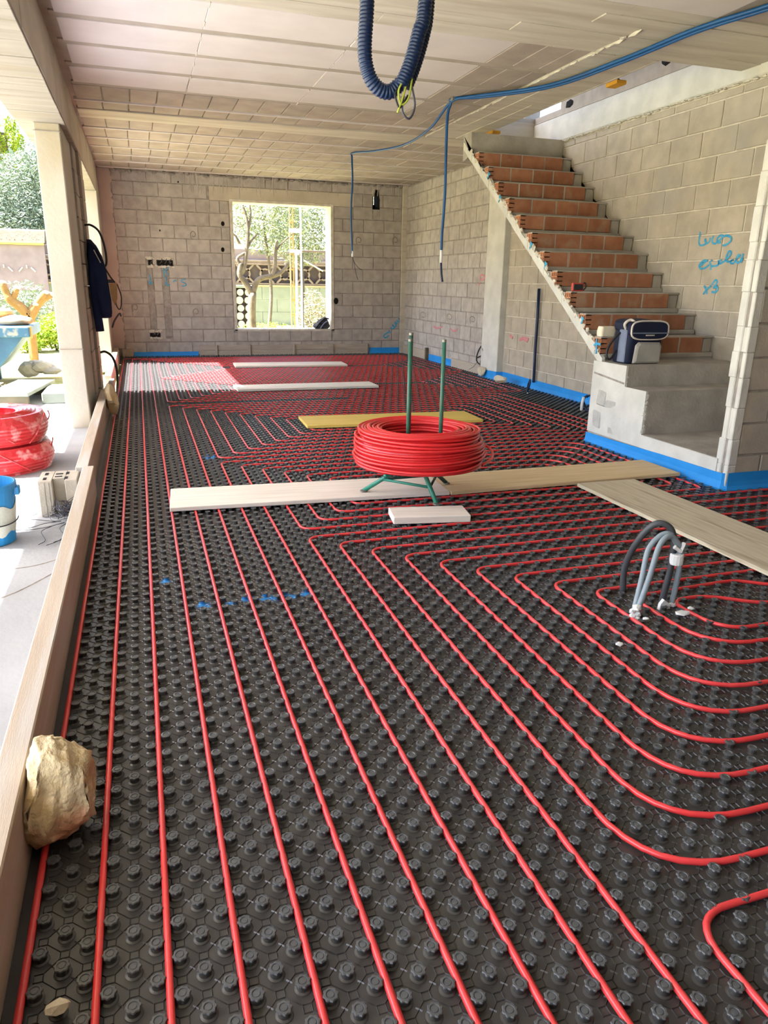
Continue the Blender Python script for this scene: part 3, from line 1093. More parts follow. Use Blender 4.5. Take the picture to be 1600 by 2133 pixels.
for i in range(0, 8):
    CIR[4].append(fillet([(XM, rowY(46 + i)), (colX(27 + i), rowY(46 + i)), (colX(27 + i), rowY(44 - i)), (XM, rowY(44 - i))], SM))
for k in range(1, 12):
    tp, bt = rowY(36 - k), rowY(12 + k)
    if k <= 2:
        CIR[1].append(fillet([(XM, tp), (colX(k), tp), (colX(k), YN)], SM))
    else:
        CIR[1].append(fillet([(XM, tp), (colX(k), tp), (colX(k), bt), (XM, bt)], SM))
for i in range(-3, 8):
    K = 24 + i
    CIR[1].append(fillet([(XM, rowY(29 + i)), (colX(K), rowY(29 + i)), (colX(K), rowY(22 - i)), (XM, rowY(22 - i))], [.16, SM]))
for k in range(3, 11):
    tp, bt = rowY(17 - k), rowY(k - 4)
    if k <= 4:
        CIR[2].append(fillet([(XM, tp), (colX(k), tp), (colX(k), YN)], SM))
    else:
        CIR[2].append(fillet([(XM, tp), (colX(k), tp), (colX(k), bt), (XM, bt)], SM))
for j in range(0, 6):
    K = 26 - j
    CIR[2].append(fillet([(XM, rowY(14 - j)), (colX(K), rowY(14 - j)), (colX(K), rowY(2 + j)), (XM, rowY(2 + j))], [.19, SM]))
CIR[2].append(fillet([(XM, rowY(1)), (XE, rowY(1))], SM))
for k in range(5, 15):
    tp = rowY(5 - k)
    bt = 1.03 + .122 * (k - 7)
    if k <= 6:
        CIR[3].append(fillet([(XE, tp), (colX(k), tp), (colX(k), YN)], SM))
    elif k < 14:
        CIR[3].append(fillet([(XE, tp), (colX(k), tp), (colX(k), bt), (XE, bt)], [SM, .24], 8))
    else:
        CIR[3].append(fillet([(XE, 2.27), (2.62, 2.28), (2.47, 2.39), (colX(14), 2.36), (colX(14), bt), (XE, bt)], [.08, .06, SM, .24], 8))
CIR[3].append(fillet([(XE, 2.14), (2.40, 2.145), (2.22, 2.285), (2.03, 2.285), (2.05, 1.99), (XE, 1.99)], [.1, .08, .09, .16], 8))
CIR[3].append(fillet([(XE, .93), (.992, .93), (.992, YN)], .11, 8))

# studs ---------------------------------------------------------------------
occ = set()
CELL = .0108
for pls in CIR.values():
    for pl in pls:
        for a, b in zip(pl[:-1], pl[1:]):
            L = (b - a).length
            if L > .14:
                continue
            for s_ in range(int(L / .005) + 2):
                p = a.lerp(b, min(1, s_ * .005 / max(L, 1e-6)))
                occ.add((int(p.x // CELL), int(p.y // CELL)))


def blocked(x, y):
    return (int(x // CELL), int(y // CELL)) in occ


PLACES = []
for i in range(-10, 150):
    x = PX0 + DX * (i + .5)
    for j in range(-76, 240):
        if (i + j) % 2 == 0:
            continue
        y = PY0 + DY * (j + .5)
        if y < .36 or y > YB - .02 or x < -.31:
            continue
        if x > XW - .03 and y > 3.66:
            continue
        if x > XS - .03 and 3.64 < y < 5.33:
            continue
        if blocked(x, y):
            continue
        PLACES.append((x, y))


def in_view(x, y, z=.02):
    d = Vector((x, y, z)) - CAMP
    zz = d.dot(FWD)
    if zz < .1:
        return None
    u = 800 + FPX * d.dot(RGT) / zz
    v = 1066.5 - FPX * d.dot(UPV) / zz
    return zz if (-5 < u < 1605 and -5 < v < 2140) else None


seen = sorted([(in_view(x, y), x, y) for (x, y) in PLACES if in_view(x, y)])
near = set((x, y) for (_, x, y) in seen[:300])


def lobes(a, r, z):
    return 1 + (.09 * math.cos(8 * a) if z > .0195 and r > .012 else 0)


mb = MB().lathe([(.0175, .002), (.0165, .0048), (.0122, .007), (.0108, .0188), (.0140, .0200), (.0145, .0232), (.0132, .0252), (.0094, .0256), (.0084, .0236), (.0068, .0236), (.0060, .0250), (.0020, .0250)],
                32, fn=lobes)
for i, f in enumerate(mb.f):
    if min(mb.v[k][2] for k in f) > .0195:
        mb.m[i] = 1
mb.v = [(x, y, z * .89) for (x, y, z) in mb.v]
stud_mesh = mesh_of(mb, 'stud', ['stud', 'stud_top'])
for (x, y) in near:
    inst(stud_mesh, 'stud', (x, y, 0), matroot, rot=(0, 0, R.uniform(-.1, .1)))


def lod(prof, seg, pts, fn=None):
    base = MB().lathe(prof, seg, fn=fn, cap=False)
    v = np.array(base.v) * np.array([1, 1, .89])
    f = np.array(base.f)
    top = [(len(prof) - 1) * seg + k for k in range(seg)]
    tri = np.array([(top[0], top[k], top[k + 1], top[k + 1]) for k in range(1, seg - 1)])
    P = np.array([(x, y, 0) for (x, y) in pts])
    V = (v[None, :, :] + P[:, None, :]).reshape(-1, 3)
    off = (np.arange(len(P)) * len(v))[:, None, None]
    F = (f[None] + off).reshape(-1, 4)
    T = (tri[None, :, :3] + off).reshape(-1, 3)
    return V, F, T, len(P)


def build_np(V, F, T, NP_, name, m, parent):
    me = bpy.data.meshes.new(name)
    me.from_pydata((V - np.array(ORG[parent.name])).tolist(), [], F.tolist() + T.tolist())
    me.materials.append(MT[m])
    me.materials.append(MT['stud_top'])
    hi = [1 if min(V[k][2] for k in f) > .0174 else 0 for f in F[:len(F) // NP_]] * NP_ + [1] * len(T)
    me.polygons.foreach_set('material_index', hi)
    me.update()
    o = bpy.data.objects.new(name, me)
    COL.objects.link(o)
    o.parent = parent
    ORG[o.name] = ORG[parent.name]
    o['kind'] = 'stuff'
    return o


rest = [p for p in PLACES if p not in near]
midp = [p for p in rest if p[1] < 3.6]
farp = [p for p in rest if p[1] >= 3.6]
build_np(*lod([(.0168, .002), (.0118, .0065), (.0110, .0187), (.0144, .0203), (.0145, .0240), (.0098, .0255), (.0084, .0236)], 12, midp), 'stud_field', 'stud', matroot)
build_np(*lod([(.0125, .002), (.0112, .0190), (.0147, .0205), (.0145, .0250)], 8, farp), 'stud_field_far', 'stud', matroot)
# embossed ribs of the sheet: little squares between the studs, joined by lines
mb = MB()


def rib(a, b, wd=.0013, h=.0052):
    d = Vector((b[0] - a[0], b[1] - a[1]))
    n = Vector((-d.y, d.x)).normalized() * wd
    z0, z1 = .0028, h
    mb.add([(a[0] - n.x, a[1] - n.y, z0), (a[0], a[1], z1), (a[0] + n.x, a[1] + n.y, z0), (b[0] - n.x, b[1] - n.y, z0), (b[0], b[1], z1), (b[0] + n.x, b[1] + n.y, z0)],
           [(0, 3, 4, 1), (1, 4, 5, 2)])


h_ = .0085
for i in range(-10, 100):
    x = PX0 + DX * (i + .5)
    for j in range(-76, 12):
        if (i + j) % 2:
            continue
        y = PY0 + DY * (j + .5)
        if not in_view(x, y) or x < -.3 or y > 3.9 or blocked(x, y):
            continue
        q = [(x - h_, y - h_), (x + h_, y - h_), (x + h_, y + h_), (x - h_, y + h_)]
        for k in range(4):
            rib(q[k], q[(k + 1) % 4])
        rib((x + h_, y + h_), (x + DX - h_, y + DY - h_))
        rib((x + h_, y - h_), (x + DX - h_, y - DY + h_))
        rib((x + .0165, y + DY - .0165 + .001), (x + DX - .0165, y + .0165), .0022)
build(mb, 'embossed_rib', 'stud', matroot, kind='stuff', recalc=False)

# pipes ---------------------------------------------------------------------
PLAB = ['farthest red heating pipe circuit, on the floor right below the window', 'red heating pipe circuit running round the yellow plank',
        'red heating pipe circuit running under the long plank and coil stand', 'nearest red heating pipe circuit around the grey cable stub',
        'red heating pipe circuit beside the white plank, partly in the sun patch']
for c, pls in CIR.items():
    mb = MB()
    for pl in pls:
        dense = []
        for a, b in zip(pl[:-1], pl[1:]):
            L = (b - a).length
            n = max(1, int(L / .16)) if (a.y < 4.5) else max(1, int(L / .8))
            for s_ in range(n):
                p = a.lerp(b, s_ / n)
                dense.append(Vector((p.x + R.uniform(-.0006, .0006), p.y + R.uniform(-.0006, .0006), .0148 + R.uniform(0, .0008))))
        dense.append(pl[-1] + Vector((0, 0, .0148)))
        mb.tube(dense, .0080, 8 if c == 3 else 6, cap=False)
    build(mb, 'heating_pipe', 'red_pipe', None, smooth=True, label=PLAB[c], cat='pipe', recalc=False)

# ------------------------------------------------------------------ planks and boards lying on the mat


def plank(name, c0, c1, width, z, th, m, label, cat='plank', side=1, group=None, warp=0.0):
    """board whose lower edge runs c0->c1, extending width to the left of that direction; local x along it"""
    a, b = Vector((*c0, 0)), Vector((*c1, 0))
    d = b - a
    L = d.length
    ang = math.atan2(d.y, d.x)
    mb = MB()
    n = 8
    for_top = []
    mb.bbox(0, L, 0, width, 0, th, .003)
    me = mesh_of(mb, name, m)
    o = bpy.data.objects.new(name, me)
    COL.objects.link(o)
    o.location = (a.x, a.y, z)
    o.rotation_euler = (0, warp, ang)
    ORG[o.name] = Vector(o.location)
    return tag(o, label, cat, group)


ZS = .0240
plank('plank', (.075, 4.065), (1.745, 3.975), .405, ZS, .025, 'pine', 'pale whitish plank lying across the red pipes left of the coil stand')
plank('plank', (1.752, 3.972), (3.50, 4.005), .41, ZS, .024, 'ply', 'tan plywood plank running from the coil stand to the stair base', group=None)
plank('plank', (2.645, 1.75), (2.645, 3.955), -.43, ZS, .022, 'ply_grey', 'worn plywood plank reaching towards the right edge behind the cable stub')
plank('plank', (1.345, 6.284), (3.04, 6.215), .49, ZS, .028, 'yellow_board', 'yellow formwork plank lying behind the red pipe coil')
plank('plank', (1.03, 8.68), (2.785, 8.70), .40, ZS, .028, 'white_board', 'white plank beside the sunlit patch of floor')
plank('plank', (1.31, 11.20), (3.04, 11.12), .48, ZS, .028, 'pine', 'farthest plank, cream, lying below the window')
plank('board_offcut', (1.223, 3.523), (1.648, 3.452), .188, ZS, .040, 'pine', 'short thick board offcut under the front foot of the coil stand', 'board')
# formwork boards along the open left side
build(MB().bbox(-.402, -.336, .3, 4.62, -.05, .185, .004), 'formwork_board', 'formwood', label='nearest formwork board edging the mat beside the big stone', cat='board')
build(MB().bbox(-.445, -.372, 4.40 + .23, 8.05, -.05, .178, .004), 'formwork_board', 'formwood', label='middle formwork board edging the mat in front of the column', cat='board')
build(MB().bbox(-.452, -.375, 9.20, 13.0, -.05, .185, .004), 'formwork_board', 'formwood', label='far sunlit formwork board edging the mat beyond the column', cat='board')
build(MB().bbox(-.40, -.345, 8.06, 9.19, -.01, .15, .004), 'formwork_board', 'greywood', label='dark short board behind the column by the small stone', cat='board')
build(MB().bbox(-.33, -.15, YB - .04, YB - .012, .004, .14, .004), 'board_offcut', 'formwood', label='brown board offcut standing in the far left corner', cat='board')
mb = MB()
bb = empty('shuttering_board', (2.6, YB - .03, .003), 'grey weathered shuttering board with cleats along the back wall', 'board')
for (a, b) in ((.95, 1.25), (1.26, 1.83), (1.84, 2.62), (2.63, 3.3), (3.31, 4.02)):
    build(MB().bbox(a, b, YB - .026, YB - .006, .004, .10 + R.uniform(-.004, .004), .003), 'lower_board', 'greywood', bb)
    build(MB().bbox(a, b, YB - .026, YB - .006, .104, .19 + R.uniform(-.006, .006), .003), 'upper_board', 'greywood', bb)
for x in (1.22, 1.80, 2.60, 3.25, 3.98):
    build(MB().bbox(x, x + (.10 if x == 3.25 else .035), YB - .055, YB - .0265, .004, .2, .003), 'cleat', 'greywood', bb)
# grey boards on the right wall
build(MB().bbox(XW - .04, XW - .012, 12.05, 13.2, .004, .17, .004), 'shuttering_board', 'greywood', label='grey board in the far right corner', cat='board')
build(MB().bbox(XW - .04, XW - .012, 9.80, 10.9, .004, .15, .004), 'shuttering_board', 'greywood', label='grey board between the two blue strips on the right wall', cat='board')
for (y, lb) in ((11.98, 'dark upright stake at the far end of the right wall strip'), (9.74, 'dark upright stake beside the right wall pillar')):
    build(MB().bbox(XW - .06, XW - .012, y, y + .05, .004, .22, .004), 'wood_stake', 'pallet', label=lb, cat='stake')


# ------------------------------------------------------------------ blue edge strips
def strip(pts, h, label, out, flare=.03, hs=None):
    """foam strip standing along pts (plan); its foot bends out onto the mat"""
    mb = MB()
    n = len(pts)
    prof = [(flare, .0045), (flare * .6, .012), (.012, .03), (.007, .06), (.006, 1.0)]
    vs, fs = [], []
    for i, p in enumerate(pts):
        H = hs[i] if hs else h
        for (d, z) in prof:
            zz = H if z == 1.0 else min(z, H * .8)
            vs.append((p[0] + out[i][0] * d, p[1] + out[i][1] * d, zz + R.uniform(-.003, .003) * (z == 1.0)))
        for (d, z) in ((.001, 1.0), (.001, .003)):
            vs.append((p[0] + out[i][0] * d, p[1] + out[i][1] * d, H if z == 1.0 else .003))
    k = len(prof) + 2
    for i in range(n - 1):
        for j in range(k):
            j2 = (j + 1) % k
            fs.append((i * k + j, i * k + j2, (i + 1) * k + j2, (i + 1) * k + j))
    fs += [tuple(range(k)), tuple((n - 1) * k + j for j in range(k))[::-1]]
    mb.add(vs, fs)
    return build(mb, 'edge_strip', 'blue', label=label, cat='foam strip')


def line(a, b, n):
    return [(a[0] + (b[0] - a[0]) * i / n, a[1] + (b[1] - a[1]) * i / n) for i in range(n + 1)]


l = line((-.14, YB - .002), (.93, YB - .002), 6)
strip(l, .085, 'blue foam edge strip at the left end of the back wall', [(0, -1)] * 7)
l = line((4.05, YB - .002), (4.68, YB - .002), 4)
strip(l, .12, 'blue foam edge strip at the right end of the back wall', [(0, -1)] * 5)
l = line((XW - .002, 10.95), (XW - .002, 11.95), 5)
strip(l, .12, 'short blue foam edge strip on the right wall behind the green post', [(-1, 0)] * 6)
pts = [(XW - .002, 9.74), (XW - .09, 9.735), (XW - .092, 9.45), (XW - .09, 9.19), (XW - .004, 9.15)] + line((XW - .003, 9.0), (XW - .003, 5.31), 12)
outs = [(-.7, .7), (-.7, .7), (-1, 0), (-.7, -.7), (-1, -.3)] + [(-1, 0)] * 13
strip(pts, .11, 'long blue foam edge strip along the right wall under the stairs', outs, hs=[.12, .12, .12, .13, .13] + [.13 - .02 * (i / 12) for i in range(13)])
pts = line((XS - .010, 5.30), (XS - .010, 3.76), 8) + [(XS - .006, 3.71), (XS + .02, 3.688)] + line((3.7, 3.686), (6.2, 3.686), 6)
outs = [(-1, 0)] * 9 + [(-.9, -.4), (-.5, -.85)] + [(0, -1)] * 7
strip(pts, .115, 'broad blue foam edge strip wrapping the stair base and wall end', outs, flare=.035,
      hs=[.085, .088, .09, .095, .1, .105, .108, .11, .112, .114, .116] + [.118] * 7)

# ------------------------------------------------------------------ pipe coil on its stand
RC = Vector((1.53, 3.98, 0))
coil = empty('pipe_coil', (RC.x, RC.y, .245), 'big red heating pipe coil resting on the green stand', 'pipe coil')
mb = MB()
ri, ro, zb, zt_ = .232, .385, .262, .452
nl = 10


def ring(rad, z, ph, amp=.011, tr=.0084):
    pts = []
    a1, a2, p1, p2 = R.uniform(0, amp), R.uniform(0, amp), R.uniform(0, 6.28), R.uniform(0, 6.28)
    for k in range(56):
        a = 2 * math.pi * k / 56
        q = rad + a1 * math.cos(2 * a + p1) + a2 * .6 * math.cos(3 * a + p2)
        pts.append((RC.x + q * math.cos(a), RC.y + q * math.sin(a), z + a2 * math.cos(a + p2) + a1 * .5 * math.cos(2 * a + p2)))
    mb.tube(pts, tr, 7, closed=True)


for i in range(nl):                                   # outer side, bulging low down
    z = zb + (zt_ - zb) * i / (nl - 1)
    t = i / (nl - 1)
    ring(ro - .004 + .010 * math.sin(t * 3.1) - .030 * t ** 3 + R.uniform(-.010, .010) - (.02 if i == 0 else 0), z, 0)
for i in range(9):                                    # top, wound inwards
    ring(ro - .030 - i * .0155, zt_ + .004 + R.uniform(-.005, .006), 0, .006)
for i in range(9):                                    # inner side
    ring(ri + R.uniform(-.004, .004), zb + (zt_ - zb - .01) * i / 8, 0, .004)
for i in range(7):
    ring(ri + .02 + i * .020, zb - .004, 0, .004)
core = MB().lathe([(ri + .012, zb), (ro - .020, zb), (ro - .014, zb + .08), (ro - .045, zt_ - .008), (ri + .012, zt_ - .008), (ri + .012, zb)], 40, (RC.x, RC.y, 0), cap=False)
build(mb, 'coil_windings', 'red_coil', coil, smooth=True, recalc=False)
build(core, 'inner_windings', 'red_coil', coil, smooth=True)
pts = [(RC.x + .375, RC.y - .06, .31), (RC.x + .42, RC.y + .02, .30), (RC.x + .485, RC.y + .08, .305), (RC.x + .50, RC.y + .02, .285), (RC.x + .45, RC.y - .08, .262), (RC.x + .33, RC.y - .2, .255)]
build(MB().tube(smooth_path(pts, 6), .0085, 7), 'loose_turn', 'red_coil', coil, smooth=True)
pts = [(RC.x + .36, RC.y - .10, .275), (RC.x + .43, RC.y - .02, .268), (RC.x + .47, RC.y + .05, .27), (RC.x + .46, RC.y + .11, .275), (RC.x + .34, RC.y + .18, .27)]
build(MB().tube(smooth_path(pts, 6), .0085, 7), 'loose_turn', 'red_coil', coil, smooth=True)

st = empty('coil_stand', (RC.x, RC.y, .05), 'green steel three-legged stand holding the red pipe coil', 'stand')
FEET = [(RC.x - .305, RC.y + .125, .052), (RC.x + .005, RC.y - .300, .068), (RC.x + .262, RC.y + .165, .052)]
HUB = Vector((RC.x, RC.y, .245))
mids = []
for i, f in enumerate(FEET):
    top_ = HUB + (Vector((f[0], f[1], 0)) - Vector((RC.x, RC.y, 0))) * .12
    top_.z = .25
    fv = Vector(f)
    leg_ = build(MB().tube([top_, fv + Vector((0, 0, .004))], .0135, 10), 'leg', 'green' if i < 2 else 'darkgreen', st, smooth=True)
    build(MB().lathe([(.022, 0), (.022, .006), (.014, .010)], 12, (f[0], f[1], f[2])), 'foot_plate', 'steel', leg_)
    mids.append(top_.lerp(fv, .60))
for i in range(3):
    a, b = mids[i], mids[(i + 1) % 3]
    build(MB().tube([a, b], .0085, 8), 'brace', 'green' if i == 0 else 'darkgreen', st, smooth=True)
build(MB().tube([mids[2].lerp(mids[1], .05), mids[1].lerp(mids[2], .25) + Vector((0, 0, .0))], .006, 6), 'brace', 'steel', st, smooth=True)
build(MB().lathe([(.022, .185), (.028, .19), (.028, .225), (.020, .23), (.020, .262)], 14, (RC.x, RC.y, 0)), 'bearing', 'steel', st, smooth=False)
for a in (-21, 99, 219):
    ar = math.radians(a)
    d = Vector((math.cos(ar), math.sin(ar), 0))
    build(MB().tube([RC + Vector((0, 0, .238)), RC + d * .37 + Vector((0, 0, .238))], .011, 8), 'arm', 'green', st, smooth=True)
    tp = {-21: .968, 99: .995, 219: .975}[a]
    up_ = build(MB().tube([RC + d * .128 + Vector((0, 0, .24)), RC + d * .128 + Vector((0, 0, tp))], .0125, 10), 'upright', 'greenpole' if a != 99 else 'darkgreen', st, smooth=True)
    build(MB().lathe([(.0132, tp - .01), (.0132, tp + .004), (.008, tp + .005)], 10, (RC.x + d.x * .128, RC.y + d.y * .128, 0)), 'cap', 'steel', up_)

# ------------------------------------------------------------------ bundle of conduits coming out of the mat
cb = empty('cable_stub', (1.9, 2.25, 0), 'arched bundle of grey and black conduits rising out of the mat', 'conduits')
YC = 2.25
P = lambda *a: [Vector(p) for p in a]
build(MB().tube(smooth_path(P((1.79, 2.19, .0), (1.86, 2.22, .16), (1.915, 2.25, .285), (1.97, 2.26, .318), (2.018, 2.255, .268), (2.028, 2.25, .20), (2.030, 2.255, .10), (2.024, 2.26, .0)), 6), .0115, 10), 'grey_conduit', 'grey_cable', cb, smooth=True)
build(MB().tube(smooth_path(P((1.80, 2.215, .0), (1.85, 2.25, .15), (1.888, 2.28, .26), (1.945, 2.285, .315), (1.985, 2.275, .318), (2.012, 2.265, .272)), 6), .0110, 10), 'grey_conduit', 'grey_cable', cb, smooth=True)
build(MB().tube(smooth_path(P((1.915, 2.44, .0), (1.895, 2.42, .13), (1.90, 2.37, .26), (1.935, 2.32, .352), (1.985, 2.29, .345), (2.005, 2.275, .28), (1.995, 2.262, .17), (1.985, 2.262, .09), (1.985, 2.275, .0)), 6), .0135, 10),
      'black_conduit', 'dark_cable', cb, smooth=True)
build(MB().lathe([(.026, .195), (.0275, .2), (.0275, .235), (.025, .24)], 14, (2.012, 2.255, 0)), 'tape_wrap', 'white', cb)
build(MB().tube(P((1.985, 2.245, .275), (2.015, 2.24, .255), (2.035, 2.25, .285)), .009, 6), 'tape_end', 'white', cb)
mb = MB()
for i in range(6):
    mb.ico((1.787 + R.uniform(-.016, .016), 2.18 + R.uniform(-.012, .012), .012 + i * .011), (.016, .016, .014), 1, .3, i)
build(mb, 'foam_plug', 'white', cb)
mb = MB()
mb.ico((2.025, 2.258, .012), (.022, .022, .014), 1, .25, 3)
mb.prism([(1.945, .004), (2.0, .004), (1.99, .03), (1.965, .048), (1.95, .03)], 1, 2.235, 2.25)
build(mb, 'foam_plug', 'white', cb)
for i, (x, y, s_, lb) in enumerate(((1.977, 2.137, .030, 'largest white foam scrap at the foot of the cable stub'), (2.04, 2.165, .018, 'small white foam scrap right of the cable stub'),
                                    (1.57, 1.983, .022, 'white foam scrap lying nearer than the cable stub'), (1.80, 2.135, .014, 'tiny white foam crumb below the cable stub'))):
    build(MB().ico((x, y, .0268 + .006), (s_, s_ * .7, .006), 1, .25, i + 5), 'foam_scrap', 'white', label=lb, cat='scrap')


# ------------------------------------------------------------------ stones
def stone(c, rad, seed, m, label, rot=0, sub=4, name='stone'):
    from mathutils import noise
    mb = MB().ico((0, 0, 0), (1, 1, 1), sub, 0, seed, flatten=13)
    rg = Vector((seed * 3.1, seed * 1.7, 0))
    cr, sr = math.cos(rot), math.sin(rot)
    vs = []
    for v in mb.v:
        v = Vector(v)
        k = 1 + .10 * noise.noise(v * 2.2 + rg) + .05 * noise.noise(v * 6 + rg) + .03 * noise.noise(v * 16 + rg)
        v = Vector((v.x * rad[0] * k, v.y * rad[1] * k, v.z * rad[2] * k))
        vs.append((c[0] + v.x * cr - v.y * sr, c[1] + v.x * sr + v.y * cr, c[2] + v.z))
    mn = min(v[2] for v in vs)
    mb.v = [(x, y, z - mn + c[2]) for (x, y, z) in vs]
    return build(mb, name, m, label=label, cat='stone')


big = MB()
# big block of limestone, an upright slab leaning on the near board
from mathutils import noise as NZ
prof = [(-.118, .012), (-.055, -.012), (.02, -.004), (.085, .035), (.112, .055), (.114, .14), (.105, .225), (.045, .262), (-.01, .295), (-.060, .292), (-.080, .24), (-.092, .13), (-.122, .05)]
bm_v, bm_f = [], []
nr = 9
cxp = sum(p[0] for p in prof) / len(prof)
czp = sum(p[1] for p in prof) / len(prof)
import bmesh
bm = bmesh.new()
rings = []
D = .105
for i in range(nr):
    t = i / (nr - 1)
    k = (.72, .90, .97, 1.0, 1.0, 1.0, .98, .92, .76)[i]
    rings.append([bm.verts.new((cxp + (p[0] - cxp) * k, (t - .5) * D * 1.6, czp + (p[1] - czp) * k)) for p in prof])
for i in range(nr - 1):
    for j in range(len(prof)):
        j2 = (j + 1) % len(prof)
        bm.faces.new((rings[i][j], rings[i][j2], rings[i + 1][j2], rings[i + 1][j]))
bm.faces.new(rings[0][::-1])
bm.faces.new(rings[-1])
bmesh.ops.triangulate(bm, faces=bm.faces[:])
bmesh.ops.subdivide_edges(bm, edges=bm.edges[:], cuts=4, use_grid_fill=True)
for v in bm.verts:
    q = v.co
    v.co += Vector((NZ.noise(q * 14), NZ.noise(q * 14 + Vector((5, 1, 2))), NZ.noise(q * 14 + Vector((9, 3, 7))))) * .013 + \
        Vector((NZ.noise(q * 45), NZ.noise(q * 45 + Vector((5, 1, 2))), NZ.noise(q * 45 + Vector((9, 3, 7))))) * .009
bmesh.ops.recalc_face_normals(bm, faces=bm.faces[:])
me = bpy.data.meshes.new('stone')
bm.to_mesh(me)
bm.free()
me.materials.append(MT['stone'])
me.polygons.foreach_set('use_smooth', [True] * len(me.polygons))
bs = bpy.data.objects.new('stone', me)
COL.objects.link(bs)
bs.location = (-.278, 1.55, .026)
bs.scale = (.74, .8, .78)
bs.rotation_euler = (math.radians(-22), math.radians(5), math.radians(6))
tag(bs, 'big tan limestone block leaning against the nearest formwork board', 'stone')
stone((-.325, 7.42, .02), (.07, .09, .16), 12, 'stone', 'small tan stone lying in front of the big column', .4, 3)
stone((4.60, 9.55, .026), (.05, .09, .075), 5, 'stone_pale', 'pointed pale stone against the blue strip at the pillar', .2, 3)
stone((4.52, 8.80, .026), (.06, .14, .06), 8, 'stone_pale', 'flat pale stone against the blue strip beyond the pillar', .1, 3)
stone((-.235, 1.09, .022), (.024, .016, .012), 3, 'stone_pale', 'crumb of tan stone on the mat at the bottom edge', .3, 2, 'stone_crumb')

# ------------------------------------------------------------------ coiled conduit ends on the right, wires at the walls
for nm, (c, lb) in enumerate((((4.42, 7.85), 'blue conduit end coiled on the mat beyond the stair base'), ((4.47, 6.55), 'blue conduit end looped against the strip next to the stair base'))):
    r_ = empty('conduit_coil', (c[0], c[1], .03), lb, 'conduit')
    pts = []
    for k in range(44):
        a = k * .42
        rr = (.075, .10)[nm] + .018 * math.sin(k * .9)
        if nm == 0:
            pts.append((c[0] + .35 * rr * math.cos(a), c[1] + rr * .9 * math.cos(a + .5), .115 + rr * math.sin(a)))
        else:
            if k > 30:
                break
            pts.append((c[0] + .07 * math.sin(a) + .02 * math.cos(k), c[1] + .16 * math.cos(a), .10 + .075 * math.sin(a + .6)))
    build(MB().tube(pts, .009, 7), 'conduit', 'bluetube', r_, smooth=True)
    if nm:
        build(MB().tube([(c[0] - .12, c[1] + .02, .03), (c[0] - .115, c[1] + .03, .10), (c[0] - .10, c[1] + .03, .17)], .016, 8), 'taped_end', 'white', r_, smooth=True)
    else:
        build(MB().tube([pts[-1], (pts[-1][0] - .02, pts[-1][1] - .05, .04), (pts[-1][0] - .04, pts[-1][1] - .1, .03)], .007, 6), 'bare_end', 'white', r_, smooth=True)
r_ = empty('cable_loop', (4.6, 9.9, .2), 'black cable looped out of a wall box beside the pillar', 'cable')
cc = on_plane(1002, 740, 0, 4.68)
pts = [cc + Vector((.06, -.13, .05))] + [cc + Vector((.02 * math.sin(a * 2), .13 * math.cos(a), .13 * math.sin(a))) for a in [k * .4 for k in range(-1, 18)]]
build(MB().tube(pts, .010, 7), 'cable', 'black', r_, smooth=True)
build(MB().tube([cc + Vector((0, .1, -.1)), cc + Vector((-.02, .2, -.19)), cc + Vector((-.03, .33, -.24))], .003, 5), 'loose_wire', 'black', r_, smooth=True)
build(MB().bbox(XW - .012, XW + .02, 9.74, 9.86, .28, .46, .01), 'plaster_patch', 'mortar_light', wall_right)
# standing blue conduit on the wall under the stairs
build(MB().tube([(4.70, 8.27, 1.245), (4.705, 8.265, .9), (4.70, 8.25, .5), (4.705, 8.235, .12), (4.700, 8.23, .11)], .019, 10), 'conduit', 'bluetube', label='straight dark blue conduit fixed to the wall under the stairs', cat='conduit', smooth=True)

# electrical boxes in the back wall


def wall_box(x0, x1, z0, z1, label, n):
    r_ = empty('electrical_box', ((x0 + x1) / 2, YB, z0), label, 'electrical box')
    t = .012
    mb = MB()
    mb.bbox(x0 - t, x0, YB - .012, YB + .008, z0 - t, z1 + t, .003)
    mb.bbox(x1, x1 + t, YB - .012, YB + .008, z0 - t, z1 + t, .003)
    mb.bbox(x0, x1, YB - .012, YB + .008, z1, z1 + t, .003)
    mb.bbox(x0, x1, YB - .012, YB + .008, z0 - t, z0, .003)
    build(mb, 'box_rim', 'black', r_)
    build(MB().box(x0, x1, YB - .004, YB + .006, z0, z1), 'box_back', 'dark', r_)
    for i in range(n):
        x = x0 + (x1 - x0) * (i + .5) / n
        build(MB().tube(smooth_path([(x, YB - .006, z0 + .02), (x + .02, YB - .04, z0 + .05), (x + R.uniform(-.03, .05), YB - .05, z1 - .02), (x + .03, YB - .01, z1 + .03)], 4), .005, 6), 'cable_end', 'steel', r_, smooth=True)
    mb = MB()
    for k in range(26):
        t_ = R.random()
        s_ = R.choice((0, 1))
        mb.ico((x0 - .03 + (x1 - x0 + .06) * t_, YB - .003, (z1 + .032 if s_ else z0 - .028) + R.uniform(-.012, .02)), (.03, .012, .02), 1, .3, k)
    build(mb, 'plaster_edge', 'mortar_light', r_, kind='stuff')


wall_box(.345, .585, 1.505, 1.575, 'long black electrical box set in the back wall above the blue arrows', 3)
wall_box(.21, .26, 1.51, 1.575, 'small square electrical box left of the long one', 1)
wall_box(.15, .30, .345, .395, 'low electrical box near the floor of the back wall', 2)

